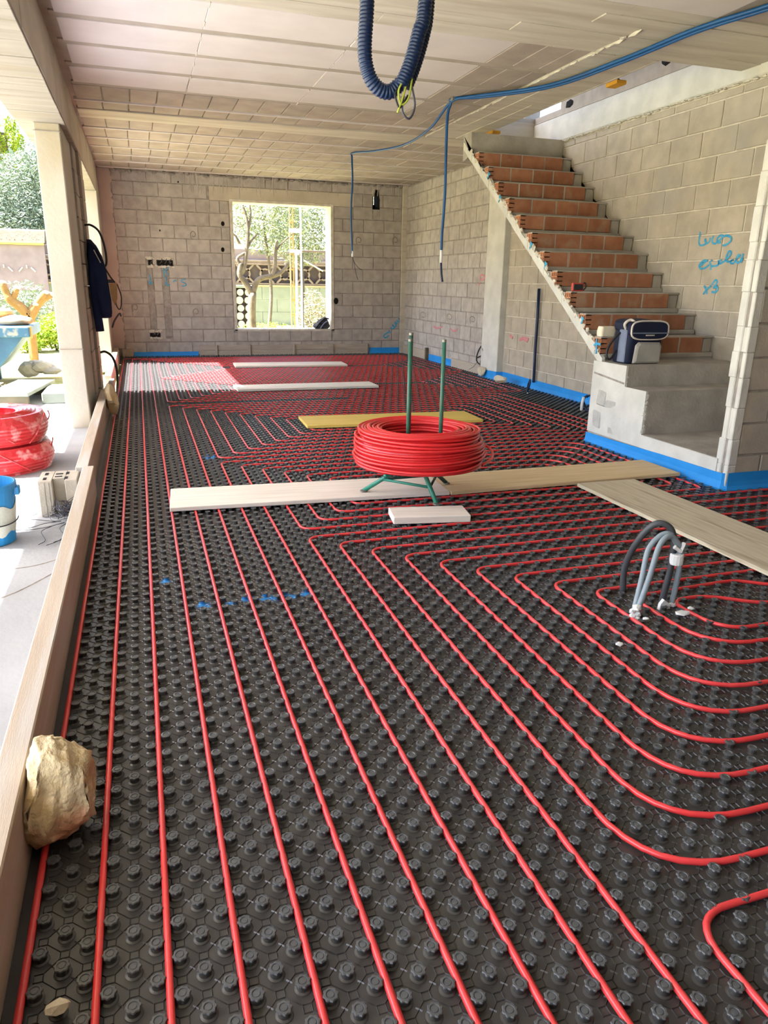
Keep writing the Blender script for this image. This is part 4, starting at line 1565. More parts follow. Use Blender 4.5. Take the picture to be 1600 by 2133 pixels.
# ------------------------------------------------------------------ blue conduits along the ceiling
cr_ = empty('conduit_run', (3.2, 6, 2.9), 'bunch of blue conduits strung along the ceiling to the right edge', 'conduits')
for k in range(3):
    dx, dz = (k - 1) * .022, (.0, -.012, .004)[k]
    pts = [(3.86 + dx, 3.98, 2.985 + dz), (3.83 + dx, 4.03, 2.93 + dz), (3.78 + dx, 4.16, 2.915 + dz), (3.66 + dx, 4.63, 2.91 + dz), (3.565 + dx, 5.29, 2.905 + dz - .02), (3.445 + dx, 6.11, 2.90 + dz - .015), (3.11 + dx, 6.78, 2.915 + dz), (2.95 + dx * .5, 7.06, 2.93 + dz)]
    if k == 1:
        pts += [(2.98, 7.7, 2.80), (3.03, 8.6, 2.79), (2.97, 9.5, 2.85), (2.885, 10.28, 2.93), (2.882, 10.34, 2.88), (2.88, 10.3, 2.6), (2.86, 10.3, 2.2), (2.875, 10.3, 1.75), (2.885, 10.3, 1.63)]
    if k == 0:
        pts += [(2.945, 7.10, 2.90), (2.925, 7.12, 2.80), (2.915, 7.1, 2.5), (2.92, 7.1, 2.1), (2.905, 7.1, 1.75), (2.905, 7.1, 1.60)]
    build(MB().tube(smooth_path(pts, 8), .0135 if k != 1 else .012, 8), 'conduit', 'bluecable', cr_, smooth=True)
build(MB().tube([(2.905, 7.1, 1.60), (2.907, 7.1, 1.48)], .0150, 8), 'tape_wrap', 'white', cr_, smooth=True)
build(MB().tube(smooth_path([(2.907, 7.1, 1.48), (2.915, 7.1, 1.38), (2.93, 7.1, 1.30)], 4), .0115, 8), 'conduit', 'bluetube', cr_, smooth=True)
build(MB().tube([(2.885, 10.3, 1.70), (2.885, 10.3, 1.62)], .016, 8), 'tape_wrap', 'white', cr_, smooth=True)
build(MB().tube(smooth_path([(2.885, 10.3, 1.62), (2.91, 10.3, 1.55), (2.96, 10.28, 1.48), (3.02, 10.3, 1.45)], 4), .004, 6), 'bare_wire', 'wire', cr_, smooth=True)
build(MB().tube(smooth_path([(2.885, 10.3, 1.62), (2.91, 10.3, 1.52), (2.93, 10.28, 1.40), (2.96, 10.3, 1.32)], 4), .004, 6), 'bare_wire', 'wire', cr_, smooth=True)
build(MB().bbox(2.925, 2.965, 7.02, 7.10, 2.915, 2.945, .004), 'fixing_clip', 'steel', cr_)

# corrugated hose hanging near the camera
hz = empty('corrugated_hose', (.9, 2.6, 1.87), 'thick blue corrugated hose hanging in a loop from the ceiling near the camera', 'hose')


def corrugated(pts, r, pitch=.011, amp=.0022, seg=14):
    dense = smooth_path(pts, 40)
    L = [0]
    for a, b in zip(dense[:-1], dense[1:]):
        L.append(L[-1] + (b - a).length)
    out, rr = [], []
    n = int(L[-1] / (pitch / 4))
    j = 0
    for i in range(n + 1):
        s_ = L[-1] * i / n
        while j < len(L) - 2 and L[j + 1] < s_:
            j += 1
        t = (s_ - L[j]) / max(L[j + 1] - L[j], 1e-9)
        out.append(dense[j].lerp(dense[j + 1], t))
        rr.append(r + amp * (1, .2, -1, .2)[i % 4])
    return MB().tube(out, rr, seg)


build(corrugated([(.80, 2.62, 2.95), (.785, 2.61, 2.5), (.774, 2.6, 2.14), (.767, 2.6, 2.0), (.782, 2.6, 1.93), (.815, 2.6, 1.892), (.855, 2.6, 1.885), (.89, 2.595, 1.91)], .0225), 'hose', 'bluetube', hz, smooth=True)
build(corrugated([(.99, 2.6, 2.95), (.985, 2.6, 2.5), (.965, 2.58, 2.14), (.945, 2.575, 2.06), (.915, 2.57, 1.965), (.885, 2.57, 1.90)], .0225), 'hose', 'bluetube', hz, smooth=True)
build(corrugated([(1.02, 2.64, 2.95), (1.015, 2.64, 2.5), (1.0, 2.64, 2.17), (.985, 2.63, 2.08), (.952, 2.62, 1.98), (.92, 2.61, 1.91)], .020), 'hose', 'bluetube', hz, smooth=True)
for k, (pts, m) in enumerate(((((.90, 2.57, 1.93), (.89, 2.555, 1.87), (.885, 2.55, 1.82), (.91, 2.55, 1.80), (.93, 2.555, 1.84), (.92, 2.56, 1.90)), 'wire'),
                              (((.895, 2.56, 1.92), (.87, 2.55, 1.88), (.88, 2.55, 1.84), (.905, 2.55, 1.86), (.92, 2.56, 1.92)), 'copper'),
                              (((.91, 2.565, 1.93), (.885, 2.55, 1.86), (.868, 2.55, 1.815)), 'copper'), (((.885, 2.57, 1.90), (.86, 2.555, 1.87), (.875, 2.55, 1.83), (.905, 2.555, 1.87)), 'black'))):
    build(MB().tube(smooth_path(pts, 6), .0035, 6), 'wire_end', m, hz, smooth=True)

# yellow wood blocks left at the stairwell edge
build(MB().bbox(3.95, 4.05, 5.93, 6.09, 2.905, 2.936, .004), 'wood_block', 'yellowwood', label='nearer yellow wood block under the stairwell edge', cat='wood block')
build(MB().bbox(3.93, 4.03, 8.22, 8.42, 2.905, 2.936, .004), 'wood_block', 'yellowwood', label='farther yellow wood block above the top step', cat='wood block')

# ------------------------------------------------------------------ cooler bag and small things on the stairs
bag = empty('cooler_bag', (3.80, 5.06, .692), 'navy and grey cooler bag with rounded lid standing on a concrete step', 'bag')


def rbox(mb, x0, x1, y0, y1, z0, z1, rad, n=4, taper=0.0):
    prof = []
    for (cx, cy_, a0) in ((x1 - rad, y1 - rad, 0), (x0 + rad, y1 - rad, 90), (x0 + rad, y0 + rad, 180), (x1 - rad, y0 + rad, 270)):
        for k in range(n + 1):
            a = math.radians(a0 + 90 * k / n)
            prof.append((cx + rad * math.cos(a), cy_ + rad * math.sin(a)))
    m = len(prof)
    mx, my = (x0 + x1) / 2, (y0 + y1) / 2
    lv = [(z0, .96), (z0 + .012, 1.0), (z0 + (z1 - z0) * .5, 1.015), (z1 - .012, 1.0 - taper), (z1, .95 - taper)]
    vs = [(mx + (p[0] - mx) * s_, my + (p[1] - my) * s_, z) for (z, s_) in lv for p in prof]
    fs = [(i * m + j, i * m + (j + 1) % m, (i + 1) * m + (j + 1) % m, (i + 1) * m + j) for i in range(len(lv) - 1) for j in range(m)]
    fs += [tuple(range(m))[::-1], tuple((len(lv) - 1) * m + j for j in range(m))]
    return mb.add(vs, fs)


bx0, bx1, by0, by1 = 3.655, 3.985, 4.965, 5.18
build(rbox(MB(), bx0, bx1, by0, by1, .693, .95, .045), 'bag_body', 'navy2', bag, smooth=True)
# lid: overhangs the front, rounded outline
out = []
for k in range(28):
    a = 2 * math.pi * k / 28
    c, s_ = math.cos(a), math.sin(a)
    out.append((.172 * math.copysign(abs(c) ** .5, c), .070 * math.copysign(abs(s_) ** .6, s_)))
lidc = Vector((3.826, 4.945, .955))
mb = MB()
vs = []
for (dy, sc_) in ((-.012, .93), (.0, 1.0), (.05, 1.0), (.23, .97), (.25, .9)):
    for (px, pz) in out:
        zz = pz * (1 - .25 * (dy > .1))
        vs.append((lidc.x + px * sc_, lidc.y + dy, lidc.z + zz * sc_ + (.03 * (dy / .23))))
m_ = len(out)
fs = [(i * m_ + j, i * m_ + (j + 1) % m_, (i + 1) * m_ + (j + 1) % m_, (i + 1) * m_ + j) for i in range(4) for j in range(m_)]
fs += [tuple(range(m_))[::-1], tuple(4 * m_ + j for j in range(m_))]
mb.add(vs, fs)
lid = build(mb, 'lid', 'navy2', bag, smooth=False)
build(MB().tube([(lidc.x + px * 1.0, lidc.y - .004, lidc.z + pz * 1.0) for (px, pz) in out], .008, 6, closed=True), 'lid_piping', 'piping', lid, smooth=True)
build(MB().tube([(lidc.x - .16, lidc.y - .014, lidc.z - .022), (lidc.x + .165, lidc.y - .014, lidc.z - .022)], .005, 5), 'lid_band', 'bluegrey', lid)
mb = MB()                                             # small woven maker's tab: raised dashes, too small to read
for k in range(6):
    mb.box(lidc.x - .04 + k * .014, lidc.x - .03 + k * .014, lidc.y - .0145, lidc.y - .012, lidc.z - .043, lidc.z - .034)
build(mb, 'label_tab', 'piping', lid, kind='stuff')
pocket = [(-.125, .0), (.125, .0), (.128, .13), (.11, .155), (-.09, .158), (-.112, .135)]
mb = MB()
vs = []
for (dy, k) in ((0, 1), (-.022, .97), (-.03, .85)):
    for (px, pz) in pocket:
        vs.append((3.835 + px * k, by0 + .006 + dy, .70 + .08 + (pz - .08) * k))
n_ = len(pocket)
fs = [(i * n_ + j, i * n_ + (j + 1) % n_, (i + 1) * n_ + (j + 1) % n_, (i + 1) * n_ + j) for i in range(2) for j in range(n_)] + [tuple(2 * n_ + j for j in range(n_))]
mb.add(vs, fs)
pocket_ = build(mb, 'front_pocket', 'greynylon', bag)
build(MB().tube([(3.835 + px, by0 - .002, .70 + pz) for (px, pz) in pocket], .004, 5, closed=True), 'pocket_piping', 'piping', pocket_, smooth=True)
build(MB().bbox(bx0 - .006, bx0 + .03, by0 + .03, by0 + .125, .70, .955, .006), 'side_panel', 'bluegrey', bag)
build(MB().tube(smooth_path([(bx0 + .01, by0 + .06, .955), (bx0 - .015, by0 + .05, 1.0), (bx0 + .03, by0 + .04, 1.03), (bx0 + .06, by0 + .0, 1.0)], 5), .012, 6), 'handle_web', 'piping', bag, smooth=True)
build(MB().tube(smooth_path([(bx0 - .005, by0 + .11, .93), (bx0 - .05, by0 + .12, .88), (bx0 - .095, by0 + .13, .80), (bx0 - .10, by0 + .12, .735), (bx0 - .07, by0 + .11, .725), (bx0 - .02, by0 + .12, .79)], 6), .009, 6), 'shoulder_strap', 'black', bag, smooth=True)
pk = rbox(MB(), 3.60, 3.745, 5.265, 5.34, .885, .965, .02, taper=.06)
build(pk, 'paper_packet', 'cream', label='crumpled cream paper packet behind the cooler bag', cat='packet')
dv = empty('pocket_meter', (3.665, 5.785, 1.237), 'small dark screened device in a red case on a brick step', 'device')
DVX, DVY = 3.665, 5.785
dzb = tz(2) + .006
build(MB().bbox(DVX - .055, DVX + .055, DVY - .012, DVY + .012, dzb, dzb + .068, .004), 'case', 'devred', dv)
build(MB().bbox(DVX - .046, DVX + .046, DVY - .016, DVY - .011, dzb + .010, dzb + .058, .002), 'screen', 'screen', dv)
build(MB().tube(smooth_path([(DVX + .05, DVY, dzb + .06), (DVX + .075, DVY, dzb + .07), (DVX + .085, DVY, dzb + .035), (DVX + .06, DVY, dzb + .008)], 5), .006, 6), 'wrist_strap', 'black', dv, smooth=True)

# ------------------------------------------------------------------ jacket and cables hanging on the column return
jk = empty('jacket', (-.38, 8.6, .73), 'dark navy work jacket hanging from the column return', 'jacket')
secs = [(1.66, -.445, .020, .03), (1.60, -.42, .045, .07), (1.50, -.40, .075, .11), (1.38, -.385, .085, .13), (1.22, -.385, .095, .14), (1.05, -.375, .092, .14), (.93, -.370, .085, .13), (.885, -.365, .075, .11), (.87, -.36, .05, .08)]
mb = MB()
vs = []
nn = 18
for (z, cx, rx, ry) in secs:
    for k in range(nn):
        a = 2 * math.pi * k / nn
        f = 1 + .10 * math.sin(5 * a + z * 3) + .05 * math.sin(9 * a - z * 8)
        vs.append((cx + rx * f * math.cos(a), 8.60 + ry * f * math.sin(a), z))
fs = [(i * nn + j, i * nn + (j + 1) % nn, (i + 1) * nn + (j + 1) % nn, (i + 1) * nn + j) for i in range(len(secs) - 1) for j in range(nn)]
fs += [tuple(range(nn)), tuple((len(secs) - 1) * nn + j for j in range(nn))[::-1]]
mb.add(vs, fs)
build(mb, 'jacket_body', 'navy', jk, smooth=True)
build(MB().tube(smooth_path([(-.43, 8.54, 1.55), (-.435, 8.50, 1.3), (-.43, 8.5, 1.0), (-.42, 8.5, .82), (-.415, 8.5, .735)], 5), [.03 + .012 * min(1, i / 6) for i in range(21)], 10), 'sleeve', 'navy', jk, smooth=True)
build(MB().tube([(-.43, 8.52, 1.64), (-.37, 8.50, 1.56), (-.335, 8.50, 1.46)], [.02, .016, .012], 8), 'collar', 'navy2', jk, smooth=True)
build(MB().tube([(-.400, 8.49, 1.555), (-.345, 8.465, 1.43)], .005, 6), 'zip_edge', 'piping', jk)
tb = empty('tool_bag', (-.25, 8.6, .98), 'small tan leather tool bag with black strap hanging behind the jacket', 'bag')
mb = MB()
mb.prism([(-.285, 1.225), (-.205, 1.235), (-.215, 1.07), (-.245, 1.0), (-.27, 1.06)], 1, 8.56, 8.66)
build(mb, 'pouch', 'brownbag', tb)
build(MB().tube(smooth_path([(-.40, 8.58, 1.56), (-.34, 8.55, 1.44), (-.27, 8.56, 1.30), (-.225, 8.58, 1.235)], 5), .009, 6), 'strap', 'black', tb, smooth=True)
build(MB().bbox(-.30, -.235, 8.545, 8.57, 1.232, 1.265, .006), 'flap', 'black', tb)
build(MB().tube(smooth_path([(-.205, 8.6, 1.22), (-.175, 8.6, 1.10), (-.185, 8.6, .99), (-.21, 8.6, .96), (-.235, 8.6, 1.02), (-.22, 8.6, 1.08)], 5), .006, 6), 'strap_loop', 'black', tb, smooth=True)
build(MB().tube(smooth_path([(-.47, 8.62, 1.80), (-.41, 8.6, 1.80), (-.34, 8.6, 1.745), (-.30, 8.6, 1.62), (-.288, 8.6, 1.47), (-.31, 8.6, 1.40), (-.37, 8.6, 1.47)], 6), .011, 8), 'cable_hook', 'black', label='thick black cable arching out of the wall above the jacket', cat='cable', smooth=True)
build(MB().tube(smooth_path([(-.46, 9.0, .47), (-.40, 8.95, .48), (-.33, 8.9, .42), (-.295, 8.8, .28), (-.30, 8.6, .12), (-.315, 8.3, .03), (-.33, 7.9, .02)], 6), .014, 8), 'cable_hook', 'black', label='black cable drooping to the floor behind the small tan stone', cat='cable', smooth=True)
build(MB().tube(smooth_path([(-.44, 12.9, .52), (-.40, 12.85, .62), (-.33, 12.8, .72), (-.30, 12.8, .74), (-.29, 12.78, .70)], 5), .014, 6), 'cable_hook', 'wire', label='short cable end sticking out of the pink plaster', cat='cable', smooth=True)

# ------------------------------------------------------------------ terrace on the left
terrace = build(MB().box(-4.2, -.34, -6, 9.6, -.30, -.06), 'terrace', 'terrace', kind='structure')
build(MB().box(-45, 45, 9.6, 80, -.5, -.16).box(-45, -4.2, -20, 9.6, -.5, -.16).box(XW + .2, 45, -20, 9.6, -.5, -.16), 'garden_ground', 'earth', kind='structure')
mb = MB()
for i in range(14):                                    # hairline joints and cracks of the slab
    pass
crk = [[(-.95, 2.9), (-.80, 3.15), (-.62, 3.3), (-.45, 3.55)], [(-.72, 3.6), (-.58, 3.62), (-.46, 3.7)]]
for c in crk:
    mb.tube(smooth_path([(x, y, -.0605) for (x, y) in c], 5), .004, 5)
build(mb, 'slab_crack', 'mortar', terrace)


def wrapped_coil(cx, cy_, z0, h, rout, rin, label, seed, tilt=0):
    r_ = empty('wrapped_coil', (cx, cy_, z0), label, 'pipe coil', 'shrink wrapped red coils on the terrace')
    mb = MB()
    rg = random.Random(seed)
    n = 9
    prof = []
    for i in range(n):                                 # rounded bundle with the windings pressing through the film
        t = i / (n - 1)
        bul = .035 * math.sin(math.pi * t)
        prof.append((rout - .03 + bul, z0 + h * t))
        if i < n - 1:
            prof.append((rout - .036 + bul, z0 + h * (t + .5 / (n - 1))))
    for i in range(6):
        t = i / 5
        prof.append((rout - .05 - (rout - rin - .06) * t, z0 + h + .012 * math.sin(t * 3.1)))
        prof.append((rout - .07 - (rout - rin - .06) * t, z0 + h - .004))
    prof += [(rin, z0 + h * .8), (rin, z0 + h * .2), (rin + .03, z0), (rout - .04, z0)]

    def f(a, r, z):
        return 1 + .012 * math.sin(3 * a + seed) + .010 * math.sin(7 * a + seed * 2) * (z > z0 + .02)
    mb.lathe(prof, 56, (cx, cy_, 0), cap=False, fn=f)
    build(mb, 'wrapped_windings', 'film', r_, smooth=False)
    mb = MB()
    for k in range(8):                                  # loose ridges of film pulled round the bundle
        a = seed + k * .8
        pts = []
        for j in range(7):
            aa = a + (j - 3) * .09
            zz = z0 + h * (.05 + .15 * j) if k % 2 else z0 + h * (.95 - .14 * j)
            rr = rout + .002 + .006 * math.sin(j)
            pts.append((cx + rr * math.cos(aa), cy_ + rr * math.sin(aa), zz))
        mb.tube(smooth_path(pts, 3), .005, 5)
    build(mb, 'film_ridge', 'film', r_, smooth=True)
    return r_


wrapped_coil(-1.09, 5.80, -.06, .19, .40, .2, 'lower shrink wrapped red pipe coil on the sunny terrace', 2)
wrapped_coil(-1.105, 5.82, .145, .20, .40, .2, 'upper shrink wrapped red pipe coil of the two on the terrace', 5)

bk = empty('bucket', (-.84, 4.05, -.06), 'blue plastic bucket smeared with grey slurry on the terrace', 'bucket')
prof = [(.115, 0), (.122, .004), (.126, .06), (.140, .20), (.150, .285), (.150, .29), (.158, .29), (.158, .318), (.150, .322), (.146, .32), (.140, .25), (.122, .012)]
build(MB().lathe(prof, 36, (-.84, 4.05, -.06), cap=True), 'pail', 'bucket', bk, smooth=False)


def sm(a, r, z):
    return 1.0


mb = MB()
vs = []
n = 40
for k in range(n):
    a = 2 * math.pi * k / n
    up_ = .215 + .018 * math.sin(3 * a) + .012 * math.sin(7 * a + 1)
    lo_ = .062 + .012 * math.sin(2 * a + 1) + .010 * math.sin(9 * a)
    for z in (lo_, (lo_ + up_) / 2, up_):
        r = .126 + (z - .06) * .104 + .0025
        vs.append((-.84 + r * math.cos(a), 4.05 + r * math.sin(a), -.06 + z))
fs = []
for k in range(n):
    k2 = (k + 1) % n
    for j in range(2):
        fs.append((k * 3 + j, k2 * 3 + j, k2 * 3 + j + 1, k * 3 + j + 1))
mb.add(vs, fs)
build(mb, 'slurry_coat', 'slurry', bk, smooth=True, recalc=False)
build(MB().tube([(-.84 + .146 * math.cos(a), 4.05 + .146 * math.sin(a), .085 - .03 * math.cos(a * 1.0 + .8)) for a in [-2.4 + k * .12 for k in range(22)]], .0035, 6), 'bail', 'black', bk, smooth=True)
mb = MB()
for k in range(6):
    a = math.radians(-20 + k * 6)
mb.bbox(-.84 + .135, -.84 + .170, 4.03, 4.08, .19, .235, .004)
build(mb, 'handle_lug', 'bucket', bk)

# hollow concrete block standing on the terrace
hb = empty('hollow_block', (-.53, 4.52, -.06), 'hollow grey concrete block standing upright behind the formwork board', 'block')
x0, x1, y0, y1, z0, z1 = -.635, -.425, 4.42, 4.66, -.06, .155
mb = MB()
t = .038
mb.bbox(x0, x0 + .075, y0, y1, z0, z1, .003)
mb.bbox(x1 - .065, x1, y0, y1, z0, z1, .003)
mb.bbox(x0 + .075, x1 - .065, y0 + .06, y1, z0, z1, .003)
build(mb, 'shell', 'block_stair', hb)
mb = MB()
for (a, b) in ((.025, .06), (.14, .06)):
    for yy in (.03, .145):
        mb.box(x0 + a, x0 + a + .018, y0 + yy, y0 + yy + .055, z1 - .004, z1 + .0015)
for yy in (.085, .15):
    mb.box(x0 + .085, x0 + .125, y0 + yy, y0 + yy + .022, z1 - .004, z1 + .0015)
build(mb, 'cell_opening', 'dark', hb)  # dark pads stand in for the shade down the cells
mb = MB()
mb.bbox(x0 + .03, x0 + .036, y0 - .002, y0 + .003, z0, z1 - .01, .001)
mb.bbox(x0 + .055, x0 + .060, y0 - .002, y0 + .003, z0, z1 - .01, .001)
build(mb, 'rib_groove', 'mortar', hb)
# tangle of tie wire
tw = empty('wire_tangle', (-.5, 4.3, -.06), 'tangle of dark tie wire at the foot of the hollow block', 'wire')
mb = MB()
rg = random.Random(4)
for k in range(46):
    c = Vector((-.485 + rg.gauss(0, .035), 4.32 + rg.gauss(0, .045), -.03 + abs(rg.gauss(0, .02))))
    pts = [c + Vector((rg.gauss(0, .04), rg.gauss(0, .05), abs(rg.gauss(0, .022)))) for _ in range(5)]
    for p in pts:
        p.x = min(p.x, -.418)
        p.z = max(p.z, -.055)
    mb.tube(smooth_path(pts, 4), .0016, 4)
build(mb, 'wire_bundle', 'wire', tw, kind='stuff')
for (pts) in ([(-.52, 4.3), (-.60, 4.24), (-.68, 4.22), (-.76, 4.25)], [(-.50, 4.27), (-.58, 4.17), (-.68, 4.18), (-.74, 4.16)], [(-.49, 4.25), (-.51, 4.12), (-.47, 4.0), (-.52, 3.9)],
              [(-.56, 4.22), (-.60, 4.10), (-.57, 3.98), (-.59, 3.88)], [(-.55, 4.3), (-.66, 4.33), (-.74, 4.38), (-.66, 4.44)], [(-.45, 4.26), (-.44, 4.1), (-.50, 3.96), (-.55, 3.86)]):
    build(MB().tube(smooth_path([(x, y, -.054 + .012 * (i % 2)) for i, (x, y) in enumerate(pts)], 6), .0020, 5), 'wire', 'wire', tw, smooth=True)

# paving slabs, pallet and rubbish beyond the coils
sb = empty('slab_stack', (-1.33, 8.95, -.06), 'pale stone slab lying on timber bearers at the terrace edge', 'slab')
mx = Matrix.Translation((-1.35, 9.0, 0)) @ Matrix.Rotation(math.radians(-8), 4, 'Z')
build(MB().bbox(-.22, .20, -.40, .75, .05, .09, .004, mx=mx), 'slab', 'whitewall', sb)
build(MB().bbox(-.22, .18, -.36, -.30, -.06, .049, .004, mx=mx).bbox(-.22, .18, .5, .56, -.06, .049, .004, mx=mx), 'bearer', 'pallet', sb)
build(MB().bbox(-1.10, -.735, 8.75, 9.5, -.06, .06, .01), 'stone_step', 'whitewall', label='white stone slab between the big column and the slab stack', cat='slab')
pl = empty('pallet', (-1.95, 9.3, -.06), 'old dark timber pallet at the left edge of the terrace', 'pallet')
for i in range(5):
    build(MB().bbox(-2.3, -1.62, 8.85 + i * .19, 8.99 + i * .19, .045, .065, .002), 'slat', 'pallet', pl)
for i in range(3):
    build(MB().bbox(-2.28 + i * .3, -2.20 + i * .3, 8.85, 9.75, -.06, .044, .002), 'bearer', 'pallet', pl)
rg = MB()
for k in range(5):
    rg.ico((-1.60 + .07 * k, 11.9 + .1 * (k % 2), -.02 + .03 * math.sin(k)), (.16, .14, .12 - .015 * k), 2, .12, k + 3)
build(rg, 'plastic_sheet', 'greynylon', label='crumpled grey plastic sheet on the bright ground behind the slabs', cat='sheet')

# blue skip with sacks
sk = empty('skip', (-1.9, 11.2, -.16), 'blue steel skip with sloping end left of the column', 'skip')
mb = MB()
mb.prism([(-3.4, .08), (-2.1, .08), (-1.855, .10), (-1.52, .505), (-3.4, .505)], 1, 11.0, 12.1)
build(mb, 'hull', 'skip', sk)
build(MB().bbox(-3.4, -1.425, 10.94, 12.15, .505, .64, .012), 'rim', 'skip', sk)
build(MB().bbox(-1.435, -1.405, 11.0, 11.06, .49, .65, .006), 'end_post', 'rust', sk)
build(MB().bbox(-3.2, -2.9, 11.1, 11.2, -.16, .085, .006).bbox(-2.3, -2.0, 11.1, 11.2, -.16, .085, .006).bbox(-3.2, -2.9, 11.9, 12.0, -.16, .085, .006).bbox(-2.3, -2.0, 11.9, 12.0, -.16, .085, .006), 'foot', 'skip', sk)
for i, (x, y, r1, lb) in enumerate(((-1.66, 11.4, .26, 'tan sack lying on the skip rim, nearest its end'), (-1.90, 11.6, .22, 'upper tan sack on the skip, farther left'))):
    build(MB().ico((x, y, .70 + .10 * i), (r1, .2, .075), 3, .02, i, flatten=6), 'sack', 'sack', label=lb, cat='sack', smooth=True)

# pruned tree, shrubs
ft = empty('pruned_tree', (-1.80, 13.9, -.16), 'hard pruned fork of a tan trunk with pale cut branch ends left of the column', 'tree')
mb = MB()
mb.tube(smooth_path([(-1.80, 14, -.16), (-1.795, 14, .3), (-1.785, 14, .62), (-1.80, 14, .70)], 4), [.075] * 6 + [.08] * 4 + [.085] * 3, 10)
mb.tube(smooth_path([(-1.79, 14, .62), (-1.90, 14, .78), (-2.04, 14, .90), (-2.10, 14, 1.02), (-2.14, 14, 1.17)], 4), [.085] * 6 + [.075] * 5 + [.06] * 6, 10)
mb.tube(smooth_path([(-2.02, 14, .90), (-1.98, 14, .98), (-1.93, 14, 1.09)], 4), .05, 9)
mb.tube(smooth_path([(-1.79, 14, .62), (-1.70, 14, .76), (-1.58, 14, .90), (-1.42, 14, 1.0)], 4), [.085] * 5 + [.07] * 4 + [.06] * 4, 10)
mb.tube(smooth_path([(-1.74, 13.98, .70), (-1.62, 13.97, .88), (-1.50, 13.97, 1.02)], 4), .055, 9)
build(mb, 'trunk', 'barklight', ft, smooth=True)
for (x, y, z, r) in ((-2.145, 14, 1.18, .07), (-1.925, 14, 1.10, .058), (-1.49, 13.97, 1.03, .062), (-1.41, 14, 1.005, .062), (-1.66, 13.95, .84, .055)):
    build(MB().ico((x, y, z), (r, r * .9, r * .6), 2, .05, 3), 'cut_end', 'cutwood', ft)


def shrub(name, c, rad, n, size, m, label, cat='shrub', group=None, stem=None, seed=1, m2=None):
    r_ = empty(name, (c[0], c[1], c[2] - rad[2]), label, cat, group)
    build(MB().leaves(c, rad, n, size, seed, shell=.15), 'foliage', m, r_, kind='stuff', recalc=False)
    if m2:
        build(MB().leaves(c, (rad[0] * .95, rad[1] * .95, rad[2] * .95), n // 3, size, seed + 50, shell=.3), 'pale_foliage', m2, r_, kind='stuff', recalc=False)
    mb = MB()
    rg = random.Random(seed)
    for k in range(5):
        mb.tube([(c[0] + rg.uniform(-.1, .1), c[1], c[2] - rad[2]), (c[0] + rg.uniform(-.5, .5) * rad[0], c[1] + rg.uniform(-.3, .3) * rad[1], c[2] + rg.uniform(0, .5) * rad[2])], .012, 5)
    build(mb, 'stems', stem or 'bark', r_)
    return r_


shrub('flowering_shrub', (-2.15, 16.3, .16), (.42, .5, .34), 1500, .055, 'yellowleaf', 'yellow green flowering shrub beside the skip', seed=3, m2='grass')
shrub('flowering_shrub', (-1.62, 16.6, .22), (.45, .5, .40), 1500, .055, 'yellowleaf', 'yellow green flowering shrub touching the big column', seed=4, m2='grass')
shrub('dry_shrub', (-1.60, 18.6, .40), (.6, .5, .55), 1300, .05, 'dryleaf', 'dry brownish shrub behind the pruned tree', seed=5)
shrub('grey_shrub', (-2.25, 17.5, .75), (.55, .5, .50), 1200, .05, 'olive', 'grey green shrub seen through the fork of the pruned tree', seed=6)
shrub('grey_shrub', (-2.62, 14.3, 1.0), (.50, .3, .40), 700, .05, 'olive', 'grey green shrub at the left edge above the sacks', seed=7)

# ------------------------------------------------------------------ garden wall and fence behind everything
FY = 25.6
fw = empty('garden_fence', (2, FY, -.16), 'long garden wall with lattice blocks and mauve shade cloth above', 'fence')
mb = MB()
x = -12.0
while x < 18:
    for i, (za, zb) in enumerate(((-.16, .28), (.285, .70), (.705, 1.10))):
        mb.bbox(x + (.5 if i % 2 else 0), x + (.5 if i % 2 else 0) + .992, FY, FY + .2, za, zb, .006)
    x += 1.0
o1 = MB()
o2 = MB()
k = 0
build(mb, 'wall_course', 'whitewall', fw)
build(MB().bbox(-12, 18.5, FY - .03, FY + .22, 1.10, 1.165, .008), 'coping', 'beigewall', fw)
build(MB().bbox(-12, 18.5, FY + .02, FY + .2, 1.86, 1.95, .008), 'top_rail', 'lattice', fw)
build(MB().box(-12, 18.5, FY + .15, FY + .17, 1.165, 1.86), 'dark_cloth', 'tarp_dark', fw)
mb = MB()
n = 60
vs, fs = [], []
for i in range(n + 1):
    xx = -12 + 30.5 * i / n
    for (z, dy) in ((1.93, 0), (2.05, .02), (2.17, -.01), (2.27 + .02 * math.sin(i * .9), 0)):
        vs.append((xx, FY + .10 + dy + .02 * math.sin(i * 1.3 + z * 9), z))
for i in range(n):
    for j in range(3):
        fs.append((i * 4 + j, (i + 1) * 4 + j, (i + 1) * 4 + j + 1, i * 4 + j + 1))
mb.add(vs, fs)
build(mb, 'shade_cloth', 'tarp', fw, smooth=True, recalc=False)
lb_ = MB()                                             # one lattice block: frame with a ring and cross bars
s_ = .335
lb_.bbox(-s_, s_, 0, .09, -s_, -s_ + .05, .004)
lb_.bbox(-s_, s_, 0, .09, s_ - .05, s_, .004)
for a in (45, -45, 135, -135):
    ar = math.radians(a)
    lb_.box(.13, .40, .01, .08, -.03, .03, mx=Matrix.Rotation(-ar, 4, 'Y'))
vs = []
for k in range(12):
    a = 2 * math.pi * k / 12
    for (r, y) in ((.19, .01), (.19, .08), (.135, .08), (.135, .01)):
        vs.append((r * math.cos(a), y, r * math.sin(a)))
fs = [(k * 4 + j, k * 4 + (j + 1) % 4, ((k + 1) % 12) * 4 + (j + 1) % 4, ((k + 1) % 12) * 4 + j) for k in range(12) for j in range(4)]
lb_.add(vs, fs)
lme = mesh_of(lb_, 'lattice_block', 'lattice')
x = -6.0
while x < 10:
    inst(lme, 'lattice_block', (x, FY, 1.512), fw)
    x += .675
